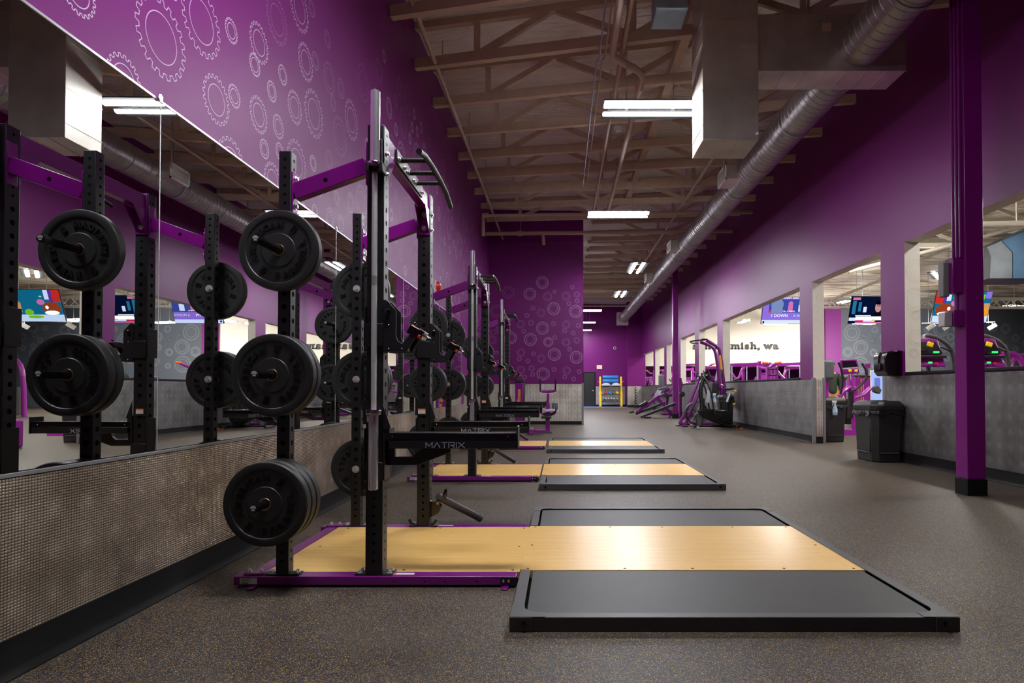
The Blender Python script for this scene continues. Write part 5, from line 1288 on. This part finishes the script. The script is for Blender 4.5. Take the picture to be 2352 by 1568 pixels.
# ---- stair climbers at the near openings
def climber(u, Y, label):
    c = W(u, 900, Y); x = c.x
    t = thing('stair_climber', label, 'exercise machine', (x, Y, 0), 'stair climbers by the near openings')
    zf = lambda v: W(u, v, Y).z
    R = RXm(-.2)
    q = MB(); q.box(x - .4, x + .4, Y - .1, Y + 1.3, 0, .5); q.box(x - .38, x + .38, Y + .1, Y + .6, .5, .95); q.build('body', 'purple_lit', t, bevel=.04, seg=3)
    for k in range(4):
        q = MB(); q.box(x - .33, x + .33, Y + .65 + .16*k, Y + .85 + .16*k, .5 + .0 - .08*k + .12, .56 - .08*k + .12); q.build('step', 'rubber', t, bevel=.006)
    zt = zf(806)
    q = MB(); q.prism([(x - .36, Y - .02, zt - .26), (x + .26, Y - .02, zt - .26), (x + .18, Y + .06, zt + .19), (x + .06, Y + .07, zt + .22), (x - .3, Y + .07, zt + .22), (x - .4, Y + .02, zt - .1)], (0, .09, 0)); q.build('console', 'purplecol', t, bevel=.02, seg=3)
    q = MB(); q.prism([(x - .3, Y - .03, zt - .05), (x + .2, Y - .03, zt - .05), (x + .13, Y + .05, zt + .15), (x - .27, Y + .05, zt + .15)], (0, -.006, 0)); q.build('screen', 'screen_dark', t)
    q = MB(); q.box(x - .3, x + .24, Y - .07, Y - .02, zt - .12, zt - .07); q.build('tray', 'black', t, bevel=.01)
    q = MB(); q.obox((x + .08, Y - .05, zt - .02), .09, .012, .03); q.obox((x - .02, Y - .05, zt - .19), .06, .012, .03); q.build('green_key', 'glow_green', t)
    q = MB(); q.obox((x + .08, Y - .05, zt - .2), .06, .012, .03); q.build('red_key', 'red', t)
    q = MB(); q.obox((x - .05, Y - .1, zt + .1), .1, .04, .08, RY(.3)); q.build('left_grip', 'yellow', t, bevel=.015)
    q = MB(); q.tube([(x + .1, Y + .15, zt - .5), (x + .1, Y + .3, zt + .1), (x + .18, Y + .5, zt + .30), (x + .42, Y + .6, zt + .30), (x + .68, Y + .6, zt + .17), (x + .86, Y + .7, zt - .06), (x + .88, Y + .75, zt - .6)], .034, smooth=2); q.tube([(x - .3, Y - .1, zt - .25), (x + .15, Y - .1, zt - .55), (x + .3, Y - .1, zt - .7)], .035); q.build('handrail', 'frame', t)
    q = MB(); q.tube([(x + .36, Y + .5, zt + .12), (x + .55, Y + .55, zt + .1), (x + .8, Y + .66, zt + .03)], .02); q.build('side_grip', 'black', t)
    q = MB(); q.obox((x + .35, Y + .48, zt + .13), .11, .06, .07, RY(.2)); q.build('right_grip', 'yellow', t, bevel=.02)
    return t
climber(2136, 9.9, 'stair climber with purple console and yellow grips between the cream jamb and the near column')
climber(2270, 9.9, 'stair climber with purple console and yellow grips just right of the near column')

# ---- elliptical trainer, weight tower, chair and person in the doorway
YE = 14.0
def P(u, v, y=YE): return W(u, v, y)
t = thing('elliptical_trainer', 'purple elliptical trainer with slanted console seen in the doorway', 'exercise machine', (P(1955, 950).x, YE, 0))
q = MB(); q.prism([P(1932, 826), P(1968, 825), P(1973, 842), P(1934, 845)], (0, .06, 0)); q.prism([P(1934, 847), P(1972, 845), P(1975, 857), P(1938, 860)], (0, .08, 0)); q.build('console', 'purplecol', t, bevel=.01)
q = MB(); q.prism([P(1935, 829, YE - .01), P(1965, 828, YE - .01), P(1969, 841, YE - .01), P(1937, 843, YE - .01)], (0, .008, 0)); q.build('screen', 'screen_dark', t)
q = MB(); q.tube([P(1954, 860), P(1957, 890), P(1960, 940), (P(1962, 940).x, YE, .12)], .06); q.tube([P(1928, 910), P(1940, 895), P(1957, 887), P(1964, 895), P(1966, 905)], .055, smooth=1); q.tube([P(1958, 915), P(1985, 905), P(2000, 890)], .05); q.bar((P(1930, 980).x, YE, .06), (P(2030, 980).x, YE, .06), .12, .12); q.build('frame', 'purple_lit', t)
q = MB(); q.prism([P(1950, 888), P(1957, 884), P(1964, 893), P(1962, 903), P(1950, 900)], (0, .12, 0)); q.build('pivot_cover', 'frame', t, bevel=.02); q = MB(); q.prism([P(2008, 888), P(2016, 884), P(2026, 895), P(2022, 905), P(2008, 900)], (0, .12, 0)); q.build('pivot_cover', 'frame', t, bevel=.02)
for pts in (((1926, 832), (1934, 850), (1936, 880), (1930, 905)), ((1980, 834), (1990, 850), (1992, 868), (1968, 893), (1955, 897))):
    q = MB(); q.tube([P(*p, YE - .2) for p in pts], .028, smooth=1); q.build('moving_arm', 'black', t)
for u, v in ((1952, 851), (1966, 851)):
    q = MB(); q.obox(P(u, v, YE - .06), .07, .04, .06); q.build('yellow_grip', 'yellow', t, bevel=.01)
q = MB(); q.tube([P(1953, 856, YE - .05), P(1955, 872, YE - .05)], .014); q.tube([P(1967, 856, YE - .05), P(1974, 866, YE - .05), P(1970, 873, YE - .05)], .014); q.build('fixed_grip', 'chrome', t)
q = MB(); q.lathe([(0, -.08), (.28, -.08), (.3, -.06), (.3, .06), (.28, .08), (0, .08)], P(1945, 945, YE + .3), (0, 1, 0), 28); q.tube([P(1955, 900), P(1953, 960)], .07); q.build('flywheel_cover', 'black', t)
t = thing('weight_tower', 'wide purple weight tower with yellow figure emblem behind the elliptical trainer', 'exercise machine', (P(1925, 900, 19).x, 19, 0))
q = MB(); a = P(1907, 875, 19); c = P(1944, 875, 19); q.box(a.x, c.x, 19, 19.4, .02, P(1920, 872, 19).z); q.build('casing', 'purple_lit', t, bevel=.01)
q = MB(); q.box(a.x - .03, c.x + .03, 18.97, 19.43, P(1920, 872, 19).z, P(1920, 864, 19).z); q.build('cap', 'frame', t, bevel=.03)
q = MB(); g = P(1922, 897, 18.99); q.ball(g + Vector((0, 0, .12)), .05, .01, .05); q.prism([g + Vector(v) for v in ((-.1, 0, -.1), (.1, 0, -.1), (.07, 0, .06), (-.07, 0, .08))], (0, .008, 0)); q.build('emblem', 'gold', t)
q = MB(); q.text('planet', g + Vector((0, -.002, -.2)), (1, 0, 0), (0, 0, 1), .1, .002); q.text('fitness', g + Vector((0, -.002, -.29)), (1, 0, 0), (0, 0, 1), .09, .002); q.build('lettering', 'white', t)
t = thing('weight_tower', 'purple weight tower with vertical yellow stripes right of the elliptical trainer', 'exercise machine', (P(1985, 900, 17).x, 17.5, 0))
q = MB(); a = P(1964, 866, 17.5); c = P(1999, 866, 17.5); q.box(a.x, c.x, 17.5, 18.0, .02, a.z); q.build('casing', 'purple_lit', t, bevel=.01)
q = MB()
for u in (1978, 1983): g = P(u, 890, 17.49); q.box(g.x - .012, g.x + .012, 17.485, 17.5, .4, a.z - .05)
q.text('fitness', P(1974, 905, 17.48), (0, 0, 1), (-1, 0, 0), .13, .003); q.build('stripe', 'gold', t)
q = MB(); q.box(a.x, c.x, 17.48, 18.02, a.z, a.z + .06); q.build('cap', 'black', t, bevel=.02); q = MB(); q.tube([P(1990, 862, 17.7), P(1990, 845, 17.7)], .05); q.bar(P(1986, 840, 17.7), P(1997, 840, 17.7), .1, .12); q.build('top_frame', 'purple_lit', t)
t = thing('information_screen', 'bright pale blue upright screen in the doorway behind the machines', 'display', (P(2012, 880, 21).x, 21, 0))
q = MB(); a = P(2000, 885, 21); c = P(2029, 850, 21); q.box(a.x, c.x, 21, 21.06, .5, c.z); q.box(a.x + .1, c.x - .1, 21, 21.2, 0, .5); q.build('case', 'white', t, bevel=.01)
q = MB(); q.box(a.x + .03, c.x - .03, 20.99, 21, .6, c.z - .05); q.build('screen', E('kiosk_blue', (170, 195, 250), 1.0), t); q = MB(); q.box(a.x + .12, c.x - .12, 20.984, 20.99, 1.1, 1.45); q.build('picture', E('kiosk_violet', (120, 130, 220), .9), t)
# padded chair machine hiding the person
t = thing('shoulder_machine', 'machine with a tall dark padded backrest just right of the low wall end', 'exercise machine', (P(1902, 900, 13.6).x, 13.6, 0))
q = MB(); q.obox(P(1902, 849, 13.6), .26, .12, .44); q.build('backrest', 'grey', t, bevel=.06, seg=4)
q = MB(); x = P(1902, 900, 13.6).x; q.bar((x, 13.7, 0), (x, 13.7, 1.35), .08, .08, up=(0, 1, 0)); q.box(x - .3, x + .3, 13.5, 14.0, 0, .06); q.build('frame', 'purple_lit', t, bevel=.006)
q = MB(); q.obox((x, 13.4, .5), .3, .35, .08); q.bar((x, 13.4, .05), (x, 13.4, .47), .07, .07, up=(0, 1, 0)); q.build('seat', 'grey', t, bevel=.02)

# the person: one skinned body, clothes and hair as parts
def person(x, y, label):
    t = thing('person', label, 'person', (x, y, 0))
    def skin(name, verts, edges, radii, m, root=0, sub=2):
        me = bpy.data.meshes.new(name); me.from_pydata(verts, edges, []); o = bpy.data.objects.new(name, me); C.objects.link(o); o.parent = t
        sk = o.modifiers.new('skin', 'SKIN'); me.skin_vertices.new() if not me.skin_vertices else None
        for i, r in enumerate(radii): me.skin_vertices[0].data[i].radius = (r, r) if not isinstance(r, tuple) else r
        me.skin_vertices[0].data[root].use_root = True
        s = o.modifiers.new('sub', 'SUBSURF'); s.levels = sub; s.render_levels = sub
        dg = bpy.context.evaluated_depsgraph_get(); nm = bpy.data.meshes.new_from_object(o.evaluated_get(dg)); o.modifiers.clear(); o.data = nm; nm.materials.clear(); nm.materials.append(M[m])
        nm.polygons.foreach_set('use_smooth', [True]*len(nm.polygons)); return o
    V = [(0, 0, .92), (0, 0, 1.12), (0, .01, 1.3), (0, .01, 1.42), (0, -.01, 1.5), (0, -.02, 1.58), (0, -.02, 1.66), (0, -.015, 1.71)]
    Ed = [(i, i + 1) for i in range(7)]; Rr = [.13, .115, .14, .1, .055, .075, .085, .05]
    for s in (-1, 1):
        n = len(V); V += [(s*.1, 0, .86), (s*.11, -.01, .48), (s*.11, .03, .09), (s*.12, -.10, .035)]; Rr += [.085, .058, .042, .035]; Ed += [(0, n), (n, n + 1), (n + 1, n + 2), (n + 2, n + 3)]
        n = len(V); V += [(s*.18, .01, 1.39), (s*.24, .02, 1.12), (s*.22, -.12, .92), (s*.215, -.17, .86)]; Rr += [.058, .042, .03, .024]; Ed += [(3, n), (n, n + 1), (n + 1, n + 2), (n + 2, n + 3)]
        for f in range(4):
            q_ = len(V); fx = s*.215 + (f - 1.5)*.018; V += [(fx, -.20, .82), (fx, -.205, .79 - .006*(f in (1, 2)))]; Rr += [.009, .008]; Ed += [(n + 3, q_), (q_, q_ + 1)]
        q_ = len(V); V += [(s*.175, -.19, .85), (s*.165, -.205, .82)]; Rr += [.01, .009]; Ed += [(n + 3, q_), (q_, q_ + 1)]
    skin('body', V, Ed, Rr, 'skin')
    J = [(0, 0, .88), (0, 0, 1.12), (0, .01, 1.3), (0, .01, 1.43)]; JE = [(0, 1), (1, 2), (2, 3)]; JR = [.16, .145, .165, .085]
    for s in (-1, 1):
        n = len(J); J += [(s*.18, .01, 1.39), (s*.24, .02, 1.12), (s*.222, -.1, .95)]; JE += [(3, n), (n, n + 1), (n + 1, n + 2)]; JR += [.08, .062, .05]
    skin('jacket', J, JE, JR, 'jacket')
    T = [(0, 0, .95)]; TE = []; TR = [.145]
    for s in (-1, 1):
        n = len(T); T += [(s*.1, 0, .84), (s*.11, -.01, .48), (s*.11, .03, .1)]; TE += [(0, n), (n, n + 1), (n + 1, n + 2)]; TR += [.105, .08, .065]
    skin('trousers', T, TE, TR, 'khaki')
    for s in (-1, 1):
        q = MB(); q.ball((x + s*.115, y - .05, .0), .05, .14, .09, 14, 6, lo=0.0); q.build('shoe', 'black', t)
    q = MB(); q.ball((x, y, 1.66), .098, .11, .1, 18, 8, lo=.05); q.build('hair', 'hair', t)
    q = MB()
    for s in (-1, 1): q.ball((x + s*.032, y - .1, 1.625), .011, .008, .008, 8, 6)
    q.build('eyes', 'hair', t)
    q = MB(); q.prism([(x - .014, y - .1, 1.585), (x + .014, y - .1, 1.585), (x, y - .095, 1.63)], (0, -.022, 0)); q.ball((x - .088, y - .01, 1.61), .012, .025, .035, 8, 6); q.ball((x + .088, y - .01, 1.61), .012, .025, .035, 8, 6); q.build('nose_and_ears', 'skin', t)
    q = MB(); q.ball((x, y - .098, 1.555), .026, .008, .007, 10, 6); q.build('mouth', 'red', t)
    return t
person(P(1909, 850, 15.3).x, 15.3, 'person in a dark green jacket and tan trousers standing behind the dark padded backrest')

# ---- purple strength machines seen through the long openings
def strength(u, Y, top, kind, label):
    c = W(u, 900, Y); x = c.x; h = W(u, top, Y).z
    t = thing('strength_machine', label, 'exercise machine', (x, Y, 0), 'purple strength machines beyond the low wall')
    for s in (-.55, .55):
        q = MB(); q.bar((x + s, Y, 0), (x + s, Y, h*(.96 if s < 0 else 1)), .1, .12, up=(0, 1, 0)); q.build('upright', 'purple_lit', t, bevel=.012)
        q = MB(); q.cyl((x + s*.8, Y - .12, .05), (x + s*.8, Y - .12, h*.92), .026, 10); q.build('guide_rod', 'lgrey', t)
        q = MB(); q.box(x + s - .08, x + s + .08, Y - .5, Y + .7, 0, .08); q.build('foot', 'purple_lit', t, bevel=.012)
    q = MB(); q.bar((x - .55, Y, h - .15), (x + .55, Y, h - .1), .1, .12); q.build('top_beam', 'purple_lit', t, bevel=.012)
    for s in (-1, 1):
        q = MB(); q.tube([(x + s*.5, Y, h*.9), (x + s*.7, Y - .3, h*.86), (x + s*.85, Y - .5, h*(.92 if kind % 2 else .72)), (x + s*.95, Y - .55, h*(.95 if kind % 2 else .68))], .05, smooth=1); q.build('press_arm', 'purple_lit', t)
        q = MB(); q.cyl((x + s*.9, Y - .55, h*(.95 if kind % 2 else .68)), (x + s*1.1, Y - .55, h*(.96 if kind % 2 else .66)), .045, 10); q.build('arm_grip', 'orange' if kind % 2 else 'black', t)
        q = MB(); q.tube([(x + s*.5, Y, h*.55), (x + s*.95, Y - .25, h*.45), (x + s*1.05, Y - .3, .1)], .05, smooth=1); q.build('brace', 'purple_lit', t)
    q = MB(); q.cyl((x - .9, Y - .3, h*.56), (x + .9, Y - .3, h*.56), .024, 10); q.build('bar', 'chrome', t)
    for s in (-1, 1):
        q = MB(); q.cyl((x + s*.78, Y - .3, h*.56), (x + s*.84, Y - .3, h*.56), .2, 20); q.build('weight_disc', 'black', t)
    q = MB(); q.obox((x, Y - .35, h*.5), .34, .1, .6, RXm(.2)); q.build('back_pad', 'grey', t, bevel=.03, seg=3)
    q = MB(); q.obox((x, Y - .6, .5), .34, .4, .09); q.bar((x, Y - .5, .0), (x, Y - .5, .46), .09, .09, up=(0, 1, 0)); q.build('seat', 'grey', t, bevel=.03, seg=3)
    return t
for a in ((1708, 21, 829, 1, 'purple strength machine under the letters mish, beyond the low wall'), (1738, 25, 832, 0, 'purple strength machine behind the one under the letters, left of the violet panel'), (1808, 22.8, 829, 1, 'purple strength machine under the letters wa, beyond the low wall'), (1834, 26.5, 838, 0, 'purple strength machine at the right end of the long opening beside the purple pier'),
          (1590, 33, 832, 1, 'purple strength machine seen just right of the distant column'), (1638, 27, 838, 0, 'purple strength machine seen between the chin-up machine\'s arms'), (1570, 36, 844, 0, 'purple strength machine farther off behind the distant column')):
    strength(*a)
q = MB(); a = W(1749, 858, 29); c = W(1785, 858, 29); q.box(a.x, c.x, 29, 29.3, 0, a.z); q.box(a.x - .05, c.x + .05, 28.95, 29.35, a.z, a.z + .04)
tag(q.build('partition_panel', 'violetpanel', base=((a.x + c.x)/2, 29.1, 0)), 'low bright violet panel standing among the purple strength machines', 'panel')
t = thing('bench_press', 'small purple bar stand with horizontal black bar in front of the violet panel', 'exercise machine', (W(1772, 860, 18.3).x, 18.3, 0))
a = W(1763, 842, 18.3); c = W(1783, 842, 18.3)
for x in (a.x, c.x):
    q = MB(); q.bar((x, 18.3, 0), (x, 18.3, a.z), .09, .1, up=(0, 1, 0)); q.box(x - .06, x + .06, 17.9, 18.7, 0, .06); q.build('post', 'purple_lit', t, bevel=.01)
for z in (a.z - .07, a.z - .25):
    q = MB(); q.cyl((a.x, 18.25, z), (c.x, 18.25, z), .02, 8); q.build('bar', 'black', t)
# far purple machines along the dark gear wall, right of the column
for k, (u, Y, v) in enumerate(((2310, 20, 810), (2345, 23, 815), (2275, 24, 822))):
    c = W(u, 900, Y); h = W(u, v, Y).z; x = c.x
    t = thing('strength_machine', ('purple arched machine behind the right hand stair climber, at the photo\'s right side', 'purple arched machine at the very right edge of the photo', 'purple arched machine behind, next to the near column')[k], 'exercise machine', (x, Y, 0), 'purple arched machines at the right')
    q = MB(); q.tube([(x - .5, Y, 0), (x - .45, Y, h*.8), (x - .1, Y, h), (x + .5, Y, h*.97), (x + .7, Y, h*.6), (x + .7, Y, 0)], .09, smooth=2); q.build('arched_frame', 'purple_lit', t)
    q = MB(); q.obox((x + .1, Y - .1, h*.68), .35, .1, .4); q.build('pad', 'lgrey', t, bevel=.03)
    q = MB(); q.box(x - .3, x + .3, Y - .2, Y + .2, .05, h*.5); q.build('weight_stack', 'frame', t, bevel=.02)
